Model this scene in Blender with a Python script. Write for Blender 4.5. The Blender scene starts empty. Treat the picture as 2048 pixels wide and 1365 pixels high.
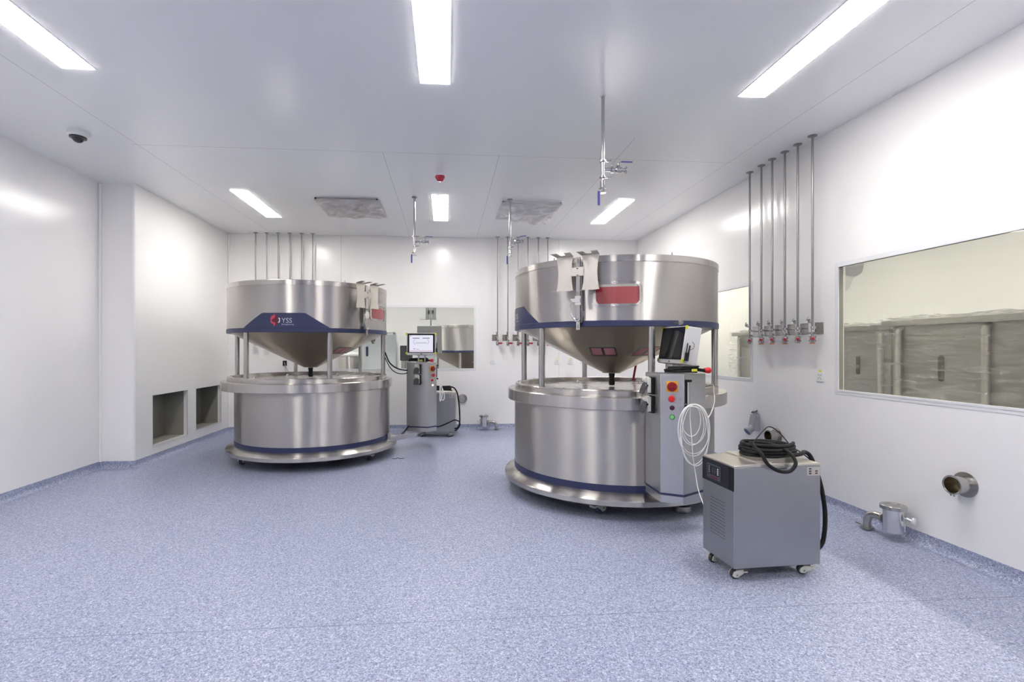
import bpy, math, random
from mathutils import Vector, Matrix

random.seed(7)
S = bpy.context.scene
COL = S.collection
PI = math.pi
R_ = math.radians

# ------------------------------------------------------------------ camera, world, exposure
cam_d = bpy.data.cameras.new('camera')
cam_d.sensor_width = 36.0
cam_d.lens = 980.0 / 2048.0 * 36.0
cam_d.shift_x = 55.0 / 2048.0
cam_d.shift_y = 14.5 / 2048.0
cam_d.clip_start = 0.05
cam = bpy.data.objects.new('camera', cam_d)
cam.location = (0, 0, 1.35)
cam.rotation_euler = (R_(90), 0, -R_(4.434))
COL.objects.link(cam)
S.camera = cam

w = bpy.data.worlds.new('world')
S.world = w
w.use_nodes = True
w.node_tree.nodes['Background'].inputs[0].default_value = (0.75, 0.78, 0.85, 1)
w.node_tree.nodes['Background'].inputs[1].default_value = 0.25

S.view_settings.view_transform = 'Standard'
S.view_settings.look = 'None'
S.view_settings.gamma = 1
S.view_settings.use_curve_mapping = False
S.view_settings.exposure = 0.80
S.cycles.max_bounces = 8
S.cycles.diffuse_bounces = 5
S.cycles.glossy_bounces = 4
S.cycles.transparent_max_bounces = 12
S.cycles.caustics_reflective = False
S.cycles.caustics_refractive = False
S.cycles.use_adaptive_sampling = True
S.cycles.adaptive_threshold = 0.25
S.cycles.adaptive_min_samples = 16
PANEL = 26.0            # radiance of the ceiling light diffusers
PANEL_SIDE = 37.0  # radiance of the unseen lamps added in the side rooms

# ------------------------------------------------------------------ materials
def nt_of(name):
    m = bpy.data.materials.new(name)
    m.use_nodes = True
    nt = m.node_tree
    return m, nt, nt.nodes['Principled BSDF']

def mat(name, col, rough=0.5, metal=0.0, emit=None, es=0.0, spec=None, bump=0.0, bscale=80.0, var=0.0):
    m, nt, b = nt_of(name)
    b.inputs['Base Color'].default_value = (*col, 1)
    b.inputs['Roughness'].default_value = rough
    b.inputs['Metallic'].default_value = metal
    if spec is not None:
        b.inputs['Specular IOR Level'].default_value = spec
    if emit:
        b.inputs['Emission Color'].default_value = (*emit, 1)
        b.inputs['Emission Strength'].default_value = es
    tc = nt.nodes.new('ShaderNodeTexCoord')
    nz = nt.nodes.new('ShaderNodeTexNoise')
    nz.inputs['Scale'].default_value = bscale
    nz.inputs['Detail'].default_value = 3
    nt.links.new(tc.outputs['Object'], nz.inputs['Vector'])
    mr = nt.nodes.new('ShaderNodeMapRange')
    mr.inputs['To Min'].default_value = max(0.02, rough * 0.88)
    mr.inputs['To Max'].default_value = min(1, rough * 1.12)
    nt.links.new(nz.outputs['Fac'], mr.inputs['Value'])
    nt.links.new(mr.outputs['Result'], b.inputs['Roughness'])
    if bump:
        bp = nt.nodes.new('ShaderNodeBump')
        bp.inputs['Strength'].default_value = bump
        bp.inputs['Distance'].default_value = 0.002
        nt.links.new(nz.outputs['Fac'], bp.inputs['Height'])
        nt.links.new(bp.outputs['Normal'], b.inputs['Normal'])
    return m

def brushed(name, col, rough, aniso, scale, radial=True, bump=0.05, tangent_axis='Z'):
    """satin steel: fine brush lines as roughness and bump noise, stretched highlights"""
    m, nt, b = nt_of(name)
    b.inputs['Metallic'].default_value = 1.0
    tc = nt.nodes.new('ShaderNodeTexCoord')
    mp = nt.nodes.new('ShaderNodeMapping')
    mp.inputs['Scale'].default_value = scale
    nz = nt.nodes.new('ShaderNodeTexNoise')
    nz.inputs['Scale'].default_value = 1.0
    nz.inputs['Detail'].default_value = 4
    nt.links.new(tc.outputs['Object'], mp.inputs['Vector'])
    nt.links.new(mp.outputs['Vector'], nz.inputs['Vector'])
    mr = nt.nodes.new('ShaderNodeMapRange')
    mr.inputs['To Min'].default_value = rough * 0.8
    mr.inputs['To Max'].default_value = rough * 1.25
    nt.links.new(nz.outputs['Fac'], mr.inputs['Value'])
    nt.links.new(mr.outputs['Result'], b.inputs['Roughness'])
    # large soft clouding of the metal
    n2 = nt.nodes.new('ShaderNodeTexNoise')
    n2.inputs['Scale'].default_value = 3.0
    n2.inputs['Detail'].default_value = 2
    nt.links.new(tc.outputs['Object'], n2.inputs['Vector'])
    mx = nt.nodes.new('ShaderNodeMix')
    mx.data_type = 'RGBA'
    mx.inputs[6].default_value = (*[c * 0.93 for c in col], 1)
    mx.inputs[7].default_value = (*[min(1, c * 1.07) for c in col], 1)
    nt.links.new(n2.outputs['Fac'], mx.inputs[0])
    nt.links.new(mx.outputs[2], b.inputs['Base Color'])
    if aniso:
        b.inputs['Anisotropic'].default_value = aniso
        b.inputs['Anisotropic Rotation'].default_value = 0.25
        tg = nt.nodes.new('ShaderNodeTangent')
        tg.direction_type = 'RADIAL'
        tg.axis = tangent_axis
        nt.links.new(tg.outputs['Tangent'], b.inputs['Tangent'])
    if bump:
        bp = nt.nodes.new('ShaderNodeBump')
        bp.inputs['Strength'].default_value = bump
        bp.inputs['Distance'].default_value = 0.001
        nt.links.new(nz.outputs['Fac'], bp.inputs['Height'])
        nt.links.new(bp.outputs['Normal'], b.inputs['Normal'])
    return m

def panel_wall(name, col, rough, seams, seam_col, width=0.0022):
    """painted sandwich panel; seams = [(axis, value, (cond_axis, lo, hi) or None), ...] in world metres"""
    m, nt, b = nt_of(name)
    N, L = nt.nodes, nt.links
    geo = N.new('ShaderNodeNewGeometry')
    sep = N.new('ShaderNodeSeparateXYZ')
    L.new(geo.outputs['Position'], sep.inputs[0])
    def math_(op, a, bb=None, v2=None):
        n = N.new('ShaderNodeMath'); n.operation = op
        if isinstance(a, (int, float)): n.inputs[0].default_value = a
        else: L.new(a, n.inputs[0])
        if bb is not None:
            if isinstance(bb, (int, float)): n.inputs[1].default_value = bb
            else: L.new(bb, n.inputs[1])
        return n.outputs[0]
    acc = None
    for ax, val, cond in seams:
        d = math_('ABSOLUTE', math_('SUBTRACT', sep.outputs[ax], val))
        k = math_('LESS_THAN', d, width)
        if cond:
            c, lo, hi = cond
            k = math_('MULTIPLY', k, math_('MULTIPLY', math_('GREATER_THAN', sep.outputs[c], lo), math_('LESS_THAN', sep.outputs[c], hi)))
        acc = k if acc is None else math_('MAXIMUM', acc, k)
    nz = N.new('ShaderNodeTexNoise')
    nz.inputs['Scale'].default_value = 1.3
    nz.inputs['Detail'].default_value = 2
    L.new(geo.outputs['Position'], nz.inputs['Vector'])
    mx = N.new('ShaderNodeMix'); mx.data_type = 'RGBA'
    mx.inputs[6].default_value = (*[c * 0.985 for c in col], 1)
    mx.inputs[7].default_value = (*[min(1, c * 1.01) for c in col], 1)
    L.new(nz.outputs['Fac'], mx.inputs[0])
    out = mx.outputs[2]
    if acc is not None:
        m2 = N.new('ShaderNodeMix'); m2.data_type = 'RGBA'
        m2.inputs[7].default_value = (*seam_col, 1)
        L.new(acc, m2.inputs[0]); L.new(out, m2.inputs[6])
        out = m2.outputs[2]
    L.new(out, b.inputs['Base Color'])
    b.inputs['Roughness'].default_value = rough
    # faint waviness of the sheet metal skin
    n3 = N.new('ShaderNodeTexNoise'); n3.inputs['Scale'].default_value = 0.9
    L.new(geo.outputs['Position'], n3.inputs['Vector'])
    bp = N.new('ShaderNodeBump'); bp.inputs['Strength'].default_value = 0.04; bp.inputs['Distance'].default_value = 0.05
    L.new(n3.outputs['Fac'], bp.inputs['Height']); L.new(bp.outputs['Normal'], b.inputs['Normal'])
    return m

def vinyl(name):
    """speckled blue vinyl with a heat-welded seam"""
    m, nt, b = nt_of(name)
    N, L = nt.nodes, nt.links
    geo = N.new('ShaderNodeNewGeometry')
    vo = N.new('ShaderNodeTexVoronoi'); vo.inputs['Scale'].default_value = 190.0
    L.new(geo.outputs['Position'], vo.inputs['Vector'])
    sepc = N.new('ShaderNodeSeparateColor'); L.new(vo.outputs['Color'], sepc.inputs[0])
    cr = N.new('ShaderNodeValToRGB')
    e = cr.color_ramp.elements
    e[0].position = 0.0; e[0].color = (0.133, 0.156, 0.269, 1)
    e[1].position = 1.0; e[1].color = (0.630, 0.667, 0.749, 1)
    for p, c in ((0.14, (0.248, 0.279, 0.425, 1)), (0.45, (0.343, 0.377, 0.523, 1)), (0.72, (0.385, 0.420, 0.558, 1)), (0.88, (0.476, 0.515, 0.640, 1))):
        q = e.new(p); q.color = c
    L.new(sepc.outputs[0], cr.inputs[0])
    n2 = N.new('ShaderNodeTexNoise'); n2.inputs['Scale'].default_value = 55.0; n2.inputs['Detail'].default_value = 3
    L.new(geo.outputs['Position'], n2.inputs['Vector'])
    mr = N.new('ShaderNodeMapRange'); mr.inputs['From Min'].default_value = 0.3; mr.inputs['From Max'].default_value = 0.7
    mr.inputs['To Min'].default_value = 0.82; mr.inputs['To Max'].default_value = 1.18
    L.new(n2.outputs['Fac'], mr.inputs['Value'])
    hs = N.new('ShaderNodeHueSaturation')
    L.new(cr.outputs[0], hs.inputs['Color']); L.new(mr.outputs['Result'], hs.inputs['Value'])
    sep = N.new('ShaderNodeSeparateXYZ'); L.new(geo.outputs['Position'], sep.inputs[0])
    a = N.new('ShaderNodeMath'); a.operation = 'SUBTRACT'; a.inputs[1].default_value = 2.432; L.new(sep.outputs[1], a.inputs[0])
    a2 = N.new('ShaderNodeMath'); a2.operation = 'ABSOLUTE'; L.new(a.outputs[0], a2.inputs[0])
    a3 = N.new('ShaderNodeMath'); a3.operation = 'LESS_THAN'; a3.inputs[1].default_value = 0.0016; L.new(a2.outputs[0], a3.inputs[0])
    mx = N.new('ShaderNodeMix'); mx.data_type = 'RGBA'; mx.inputs[7].default_value = (0.10, 0.13, 0.22, 1)
    L.new(a3.outputs[0], mx.inputs[0]); L.new(hs.outputs[0], mx.inputs[6])
    L.new(mx.outputs[2], b.inputs['Base Color'])
    b.inputs['Roughness'].default_value = 0.42
    b.inputs['Specular IOR Level'].default_value = 0.4
    bp = N.new('ShaderNodeBump'); bp.inputs['Strength'].default_value = 0.08; bp.inputs['Distance'].default_value = 0.002
    L.new(n2.outputs['Fac'], bp.inputs['Height']); L.new(bp.outputs['Normal'], b.inputs['Normal'])
    return m

def glass(name, tint=(1, 1, 1), ior=1.45, rough=0.0, film=False, lo=0.06, hi=0.40, white=(0.92, 0.92, 0.90)):
    m = bpy.data.materials.new(name); m.use_nodes = True
    nt = m.node_tree; N, L = nt.nodes, nt.links
    N.remove(N['Principled BSDF'])
    out = N['Material Output']
    tr = N.new('ShaderNodeBsdfTransparent'); tr.inputs[0].default_value = (*tint, 1)
    gl = N.new('ShaderNodeBsdfGlossy'); gl.inputs['Roughness'].default_value = rough
    fr = N.new('ShaderNodeFresnel'); fr.inputs['IOR'].default_value = ior
    mix = N.new('ShaderNodeMixShader')
    L.new(tr.outputs[0], mix.inputs[1]); L.new(gl.outputs[0], mix.inputs[2])
    ge = N.new('ShaderNodeNewGeometry')
    inv = N.new('ShaderNodeMath'); inv.operation = 'SUBTRACT'; inv.inputs[0].default_value = 1.0
    L.new(ge.outputs['Backfacing'], inv.inputs[1])
    fk = N.new('ShaderNodeMath'); fk.operation = 'MULTIPLY'
    L.new(fr.outputs[0], fk.inputs[0]); L.new(inv.outputs[0], fk.inputs[1])
    if not film:
        L.new(fk.outputs[0], mix.inputs[0]); L.new(mix.outputs[0], out.inputs[0])
        return m
    tc = N.new('ShaderNodeTexCoord')
    mp = N.new('ShaderNodeMapping'); mp.inputs['Scale'].default_value = (2.2, 2.2, 16)
    mp.inputs['Rotation'].default_value = (0.12, 0.1, 0)
    nz = N.new('ShaderNodeTexNoise'); nz.inputs['Scale'].default_value = 1.6; nz.inputs['Detail'].default_value = 6; nz.inputs['Distortion'].default_value = 0.8
    L.new(tc.outputs['Object'], mp.inputs['Vector']); L.new(mp.outputs['Vector'], nz.inputs['Vector'])
    bp = N.new('ShaderNodeBump'); bp.inputs['Strength'].default_value = 0.9; bp.inputs['Distance'].default_value = 0.02
    L.new(nz.outputs['Fac'], bp.inputs['Height'])
    L.new(bp.outputs['Normal'], gl.inputs['Normal']); L.new(bp.outputs['Normal'], fr.inputs['Normal'])
    df = N.new('ShaderNodeBsdfDiffuse'); df.inputs[0].default_value = (*white, 1)
    mr = N.new('ShaderNodeMapRange'); mr.inputs['From Min'].default_value = 0.42; mr.inputs['From Max'].default_value = 0.75
    mr.inputs['To Min'].default_value = lo; mr.inputs['To Max'].default_value = hi
    L.new(nz.outputs['Fac'], mr.inputs['Value'])
    tl = N.new('ShaderNodeBsdfTranslucent'); tl.inputs[0].default_value = (*white, 1)
    mt = N.new('ShaderNodeMixShader'); mt.inputs[0].default_value = 0.15
    L.new(df.outputs[0], mt.inputs[1]); L.new(tl.outputs[0], mt.inputs[2])
    m2 = N.new('ShaderNodeMixShader')
    L.new(fk.outputs[0], mix.inputs[0])
    L.new(mr.outputs['Result'], m2.inputs[0]); L.new(mix.outputs[0], m2.inputs[1]); L.new(mt.outputs[0], m2.inputs[2])
    L.new(m2.outputs[0], out.inputs[0])
    return m

M = {}
M['drum'] = brushed('brushed_steel_drum', (0.54, 0.515, 0.49), 0.34, 1.0, (3, 3, 420), bump=0.015)
M['cone'] = brushed('satin_steel_cone', (0.50, 0.455, 0.39), 0.31, 0.85, (2, 2, 2), bump=0.0)
M['sheet'] = brushed('brushed_steel_sheet', (0.52, 0.52, 0.53), 0.40, 0.0, (260, 260, 3), bump=0.04)
M['chill'] = brushed('brushed_steel_casing', (0.375, 0.378, 0.385), 0.38, 0.0, (260, 260, 3), bump=0.04)
M['plate'] = brushed('matte_steel_plate', (0.62, 0.585, 0.53), 0.42, 0.0, (4, 4, 240), bump=0.03)
M['deck'] = brushed('satin_steel_deck', (0.60, 0.58, 0.56), 0.26, 0.0, (6, 6, 6), bump=0.02)
M['ring'] = brushed('brushed_steel_ring', (0.54, 0.515, 0.49), 0.24, 1.0, (3, 3, 350), bump=0.02)
M['pipe'] = mat('polished_steel_pipe', (0.72, 0.71, 0.70), 0.14, 1.0, bscale=30)
M['pipe_dull'] = mat('satin_steel_pipe', (0.48, 0.465, 0.45), 0.24, 1.0, bscale=30)
M['steel_dark'] = mat('dark_steel_fitting', (0.30, 0.29, 0.28), 0.32, 1.0)
M['supply'] = mat('satin_supply_pipe', (0.30, 0.29, 0.28), 0.30, 1.0, bscale=30)
M['drop'] = mat('polished_drop_pipe', (0.52, 0.51, 0.505), 0.16, 1.0, bscale=30)
M['valve'] = mat('cast_steel_valve', (0.48, 0.47, 0.46), 0.22, 1.0)
M['bore'] = mat('pipe_bore', (0.28, 0.24, 0.15), 0.3, 1.0)
M['navy'] = mat('navy_paint', (0.028, 0.036, 0.098), 0.38)
M['white_letter'] = mat('white_lettering', (0.85, 0.86, 0.9), 0.5)
M['grey_letter'] = mat('grey_lettering', (0.55, 0.57, 0.66), 0.5)
M['logo_red'] = mat('logo_red', (0.62, 0.06, 0.10), 0.45)
M['logo_dark'] = mat('logo_dark_red', (0.11, 0.006, 0.014), 0.45)
M['red_film'] = mat('red_protective_film', (0.34, 0.075, 0.08), 0.25, bump=0.25, bscale=40)
M['pink_film'] = mat('pink_window_film', (0.93, 0.42, 0.44), 0.45)
M['red_bright'] = mat('bright_red_plastic', (0.68, 0.018, 0.02), 0.32)
M['red_dark'] = mat('dark_red_plastic', (0.30, 0.008, 0.015), 0.3)
M['red_valve'] = mat('red_vinyl_grip', (0.42, 0.008, 0.03), 0.4)
M['blue_valve'] = mat('blue_vinyl_grip', (0.075, 0.075, 0.33), 0.35)
M['orange'] = mat('orange_cap', (0.75, 0.24, 0.05), 0.4)
M['yellow'] = mat('yellow_plate', (0.85, 0.42, 0.015), 0.4)
M['yellow_tag'] = mat('yellow_sticker', (0.75, 0.72, 0.06), 0.5)
M['black'] = mat('black_plastic', (0.008, 0.008, 0.009), 0.42, spec=0.3)
M['rubber'] = mat('black_rubber_hose', (0.012, 0.012, 0.0125), 0.5, spec=0.25, bump=0.1)
M['darkgrey'] = mat('dark_grey_plastic', (0.055, 0.057, 0.065), 0.45)
M['panelgrey'] = mat('control_panel_grey', (0.022, 0.023, 0.031), 0.45, spec=0.25)
M['bezelgrey'] = mat('display_bezel_grey', (0.07, 0.07, 0.09), 0.45, spec=0.3)
M['lcd'] = mat('display_window', (0.008, 0.010, 0.012), 0.3, spec=0.3)
M['cream'] = mat('cream_plastic', (0.72, 0.69, 0.62), 0.4)
M['white_pl'] = mat('white_plastic', (0.80, 0.80, 0.80), 0.4)
M['white_tube'] = mat('white_tubing', (0.86, 0.85, 0.83), 0.4)
M['caster'] = mat('caster_ivory_housing', (0.60, 0.59, 0.54), 0.42)
M['tyre'] = mat('caster_grey_tyre', (0.03, 0.03, 0.032), 0.5)
M['tyre_blue'] = mat('caster_blue_tyre', (0.055, 0.07, 0.12), 0.5)
M['hole'] = mat('vent_hole', (0.012, 0.012, 0.014), 0.8)
M['socket_grey'] = mat('industrial_socket_grey', (0.34, 0.345, 0.39), 0.45)
M['socket_blue'] = mat('industrial_socket_blue', (0.10, 0.10, 0.40), 0.4)
M['green_lens'] = mat('green_pilot_lens', (0.16, 0.50, 0.16), 0.3, emit=(0.25, 0.8, 0.25), es=0.12)
M['green_ring'] = mat('green_button_ring', (0.02, 0.16, 0.05), 0.35)
M['purple_lens'] = mat('dark_purple_button', (0.06, 0.012, 0.03), 0.25)
M['white_lens'] = mat('lit_white_lens', (0.9, 0.9, 0.9), 0.3, emit=(1, 1, 1), es=1.2)
M['clear'] = glass('clear_acrylic', (0.93, 0.95, 0.95), 1.45)
M['pane'] = glass('window_glass', (0.99, 0.99, 0.985), 1.3)
M['pane_warm'] = glass('filmed_window_glass', (0.985, 0.982, 0.965), 1.3)
M['film'] = glass('plastic_stretch_film', (0.93, 0.93, 0.92), 1.4, 0.12, film=True)
M['screen_off'] = mat('dark_screen_glass', (0.018, 0.019, 0.022), 0.07, spec=0.8)
M['bezel'] = mat('black_screen_bezel', (0.014, 0.013, 0.018), 0.2)
M['screen_on'] = mat('lit_screen', (0.05, 0.05, 0.055), 0.2, emit=(0.86, 0.86, 1.0), es=0.50)
M['screen_ink'] = mat('screen_graphics', (0.05, 0.05, 0.06), 0.3, emit=(0.10, 0.10, 0.13), es=0.25)
M['screen_pale'] = mat('screen_pale_graphics', (0.05, 0.05, 0.05), 0.3, emit=(0.70, 0.72, 0.78), es=0.42)
M['screen_red'] = mat('screen_red_bar', (0.05, 0.02, 0.02), 0.3, emit=(0.75, 0.25, 0.36), es=0.42)
M['monitor'] = mat('monitor_enclosure', (0.62, 0.615, 0.61), 0.42)
M['lamp'] = mat('light_diffuser', (0.9, 0.9, 0.9), 0.5, emit=(1.0, 0.97, 0.935), es=PANEL)
M['added_side_lamp'] = mat('added_side_room_light', (0.9, 0.9, 0.9), 0.5, emit=(1.0, 0.975, 0.92), es=PANEL_SIDE)  # glow of the lamps added out of view next door
M['lamp_frame'] = mat('white_lamp_frame', (0.85, 0.85, 0.86), 0.4)
M['wfrm'] = mat('white_aluminium_frame', (0.80, 0.80, 0.81), 0.35)
M['recess'] = mat('return_air_box', (0.30, 0.295, 0.255), 0.5)
M['dome'] = mat('smoked_dome', (0.008, 0.008, 0.010), 0.06, spec=0.8)
M['beacon'] = mat('red_beacon_lens', (0.55, 0.015, 0.05), 0.2)
M['pale_cab'] = mat('pale_enamel', (0.66, 0.69, 0.71), 0.4)
M['grey_cab'] = mat('grey_enamel', (0.34, 0.345, 0.345), 0.45)
M['wrap_steel'] = mat('dull_wrapped_steel', (0.34, 0.335, 0.315), 0.45, 0.6)
M['wrap_post'] = mat('wrapped_post_steel', (0.55, 0.54, 0.50), 0.3, 0.9)
M['slot'] = mat('dark_slot', (0.05, 0.042, 0.035), 0.6)
M['bag'] = glass('milky_plastic_bag', (0.97, 0.96, 0.95), 1.4, 0.15, film=True, lo=0.42, hi=0.80, white=(0.98, 0.96, 0.95))
M['film_white'] = mat('crumpled_white_film', (0.82, 0.82, 0.80), 0.3, bump=0.6, bscale=25)
M['perf'] = mat('diffuser_plate', (0.74, 0.69, 0.68), 0.4, 0.0)
WALLC = (0.93, 0.915, 0.90)
SEAMC = (0.52, 0.52, 0.53)
M['ceiling'] = panel_wall('ceiling_panels', (0.95, 0.945, 0.945), 0.22,
    [(1, 4.68, (0, -2.85, 2.85)), (0, -0.60, (1, 4.68, 9)), (0, 0.505, (1, 4.68, 9)), (0, 1.655, (1, 4.2, 9)),
     (0, -2.80, None), (0, 2.80, None), (1, 1.0, None)], (0.60, 0.60, 0.62), 0.0025)
M['w_back'] = panel_wall('back_wall_panels', WALLC, 0.22, [(0, -1.72, (2, 2.03, 4)), (0, 1.9, None)], SEAMC, 0.002)
M['w_right'] = panel_wall('right_wall_panels', WALLC, 0.22, [(1, 2.695, None), (1, 4.93, (2, 0, 1.0)), (1, 3.75, (2, 0, 1.0)), (1, 1.2, None)], (0.90, 0.90, 0.90), 0.003)
M['w_left'] = panel_wall('left_wall_panels', WALLC, 0.22, [(1, 3.2, None), (1, 1.9, None)], (0.70, 0.70, 0.71), 0.0015)
M['w_side'] = panel_wall('side_room_walls', (0.88, 0.88, 0.85), 0.4, [(1, 3.0, None)], (0.6, 0.6, 0.55))
M['added_door'] = mat('added_grey_door', (0.22, 0.23, 0.25), 0.4)  # for the unseen doors added as dark reflections
M['floor'] = vinyl('speckled_blue_vinyl')

# ------------------------------------------------------------------ mesh builder
class MB:
    def __init__(self):
        self.v, self.f, self.m = [], [], []
        self.X = Matrix.Identity(4)
    def at(self, X):
        self.X = X
        return self
    def add(self, vs, fs, mi=0):
        o = len(self.v)
        self.v += [self.X @ Vector(p) for p in vs]
        self.f += [tuple(i + o for i in f) for f in fs]
        self.m += [mi] * len(fs)
        return self
    def box(self, lo, hi, mi=0):
        x0, y0, z0 = lo; x1, y1, z1 = hi
        return self.add([(x0,y0,z0),(x1,y0,z0),(x1,y1,z0),(x0,y1,z0),(x0,y0,z1),(x1,y0,z1),(x1,y1,z1),(x0,y1,z1)],
                        [(0,3,2,1),(4,5,6,7),(0,1,5,4),(1,2,6,5),(2,3,7,6),(3,0,4,7)], mi)
    def cbox(self, c, s, mi=0):
        return self.box([c[i] - s[i] / 2 for i in range(3)], [c[i] + s[i] / 2 for i in range(3)], mi)
    def lathe(self, prof, seg=32, mi=0, c=(0, 0, 0), closed=False, caps=True):
        """profile of (r, z) turned about Z"""
        vs, fs, n = [], [], len(prof)
        for r, z in prof:
            for k in range(seg):
                a = 2 * PI * k / seg
                vs.append((c[0] + r * math.cos(a), c[1] + r * math.sin(a), c[2] + z))
        rng = n if closed else n - 1
        for i in range(rng):
            j = (i + 1) % n
            for k in range(seg):
                k2 = (k + 1) % seg
                fs.append((i * seg + k, i * seg + k2, j * seg + k2, j * seg + k))
        if caps and not closed:
            fs.append(tuple(range(seg - 1, -1, -1)))
            fs.append(tuple((n - 1) * seg + k for k in range(seg)))
        return self.add(vs, fs, mi)
    def tube(self, pts, r, seg=8, mi=0, smooth=0, closed=False):
        P = [Vector(p) for p in pts]
        if smooth:
            Q = []
            n = len(P)
            for i in range(n if closed else n - 1):
                p0 = P[(i - 1) % n] if (closed or i > 0) else P[0]
                p1, p2 = P[i], P[(i + 1) % n]
                p3 = P[(i + 2) % n] if (closed or i + 2 < n) else P[-1]
                for k in range(smooth):
                    t = k / smooth
                    Q.append(0.5 * ((2 * p1) + (p2 - p0) * t + (2 * p0 - 5 * p1 + 4 * p2 - p3) * t * t + (3 * p1 - p0 - 3 * p2 + p3) * t ** 3))
            if not closed: Q.append(P[-1])
            P = Q
        n = len(P)
        rr = r if isinstance(r, (list, tuple)) else [r] * n
        vs, fs = [], []
        up = None
        for i in range(n):
            a = P[(i - 1) % n] if (closed or i > 0) else P[i]
            b = P[(i + 1) % n] if (closed or i < n - 1) else P[i]
            t = (b - a).normalized()
            if up is None:
                up = Vector((0, 0, 1)) if abs(t.z) < 0.9 else Vector((1, 0, 0))
            u = (up - t * up.dot(t))
            if u.length < 1e-6: u = t.orthogonal()
            u.normalize(); up = u
            v = t.cross(u)
            for k in range(seg):
                an = 2 * PI * k / seg
                vs.append(P[i] + (u * math.cos(an) + v * math.sin(an)) * rr[i])
        for i in range(n if closed else n - 1):
            j = (i + 1) % n
            for k in range(seg):
                k2 = (k + 1) % seg
                fs.append((i * seg + k, i * seg + k2, j * seg + k2, j * seg + k))
        if not closed:
            fs.append(tuple(range(seg - 1, -1, -1)))
            fs.append(tuple((n - 1) * seg + k for k in range(seg)))
        return self.add(vs, fs, mi)
    def cyl(self, p0, p1, r, seg=16, mi=0, r1=None):
        return self.tube([p0, p1], [r, r if r1 is None else r1], seg, mi)
    def prism(self, poly, z0, z1, mi=0):
        n = len(poly)
        vs = [(x, y, z0) for x, y in poly] + [(x, y, z1) for x, y in poly]
        fs = [tuple(range(n - 1, -1, -1)), tuple(range(n, 2 * n))] + [(i, (i + 1) % n, n + (i + 1) % n, n + i) for i in range(n)]
        return self.add(vs, fs, mi)
    def slab(self, outer, fn, t0, t1, mi=0, inner=None):
        """closed outline (list of (s, z)) put on a surface fn(s, z, off); with inner outline it is a ring"""
        n = len(outer)
        vs, fs = [], []
        if inner is None:
            vs = [fn(s, z, t0) for s, z in outer] + [fn(s, z, t1) for s, z in outer]
            fs = [tuple(range(n - 1, -1, -1)), tuple(range(n, 2 * n))] + [(i, (i + 1) % n, n + (i + 1) % n, n + i) for i in range(n)]
        else:
            for t in (t0, t1):
                vs += [fn(s, z, t) for s, z in outer] + [fn(s, z, t) for s, z in inner]
            for i in range(n):
                j = (i + 1) % n
                fs += [(2*n+i, 2*n+j, 3*n+j, 3*n+i), (i, n+i, n+j, j), (i, j, 2*n+j, 2*n+i), (n+i, 3*n+i, 3*n+j, n+j)]
        return self.add(vs, fs, mi)
    def strip(self, ss, zb, zt, fn, t0, t1, mi=0):
        """curved sheet following s; zb/zt lower and upper edge at every s"""
        vs, fs = [], []
        n = len(ss)
        for s, a, b in zip(ss, zb, zt):
            vs += [fn(s, a, t0), fn(s, b, t0), fn(s, a, t1), fn(s, b, t1)]
        for i in range(n - 1):
            p, q = 4 * i, 4 * i + 4
            fs += [(p+2, q+2, q+3, p+3), (p, p+1, q+1, q), (p+1, p+3, q+3, q+1), (p, q, q+2, p+2)]
        fs += [(0, 2, 3, 1), (4*n-4, 4*n-3, 4*n-1, 4*n-2)]
        return self.add(vs, fs, mi)
    def ball(self, c, r, seg=16, rings=8, mi=0, lo=-PI/2, hi=PI/2, sq=1.0):
        prof = []
        for i in range(rings + 1):
            a = lo + (hi - lo) * i / rings
            prof.append((max(1e-4, r * math.cos(a)), r * math.sin(a) * sq))
        return self.lathe(prof, seg, mi, c)
    def build(self, name, mats, parent=None, sharp=32, bevel=0.0, loc=None, rotz=None):
        me = bpy.data.meshes.new(name)
        me.from_pydata([tuple(p) for p in self.v], [], self.f)
        for m in (mats if isinstance(mats, (list, tuple)) else [mats]):
            me.materials.append(m)
        me.polygons.foreach_set('material_index', self.m)
        me.polygons.foreach_set('use_smooth', [True] * len(me.polygons))
        me.update()
        try: me.set_sharp_from_angle(angle=R_(sharp))
        except Exception: pass
        o = bpy.data.objects.new(name, me)
        COL.objects.link(o)
        if parent: o.parent = parent
        if loc is not None: o.location = loc
        if rotz is not None: o.rotation_euler = (0, 0, rotz)
        if bevel:
            b = o.modifiers.new('bevel', 'BEVEL')
            b.width = bevel; b.segments = 2; b.limit_method = 'ANGLE'; b.angle_limit = R_(40)
        return o

def tag(o, label, cat, group=None):
    o['label'] = label; o['category'] = cat
    if group: o['group'] = group
    return o

def thing(name, label, cat, loc=(0, 0, 0), rotz=0.0, group=None):
    o = bpy.data.objects.new(name, None)
    o.empty_display_size = 0.1
    COL.objects.link(o)
    o.location = loc; o.rotation_euler = (0, 0, rotz)
    return tag(o, label, cat, group)

def dup(root, loc, rotz, label=None, group=None, skip=()):
    r = root.copy(); COL.objects.link(r); r.location = loc; r.rotation_euler = (0, 0, rotz)
    if label: r['label'] = label
    if group: r['group'] = group
    for ch in list(root.children):
        if ch.name.split('.')[0] in skip: continue
        c = ch.copy(); COL.objects.link(c); c.parent = r
        for g in list(ch.children):
            d = g.copy(); COL.objects.link(d); d.parent = c
    return r

def struct(o):
    o['kind'] = 'structure'
    return o

def T(x, y, z): return Matrix.Translation((x, y, z))
def RX(a): return Matrix.Rotation(a, 4, 'X')
def RY(a): return Matrix.Rotation(a, 4, 'Y')
def RZ(a): return Matrix.Rotation(a, 4, 'Z')
def basis(origin, xa, ya, za):
    m = Matrix((xa, ya, za)).transposed().to_4x4()
    m.translation = origin
    return m

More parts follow.
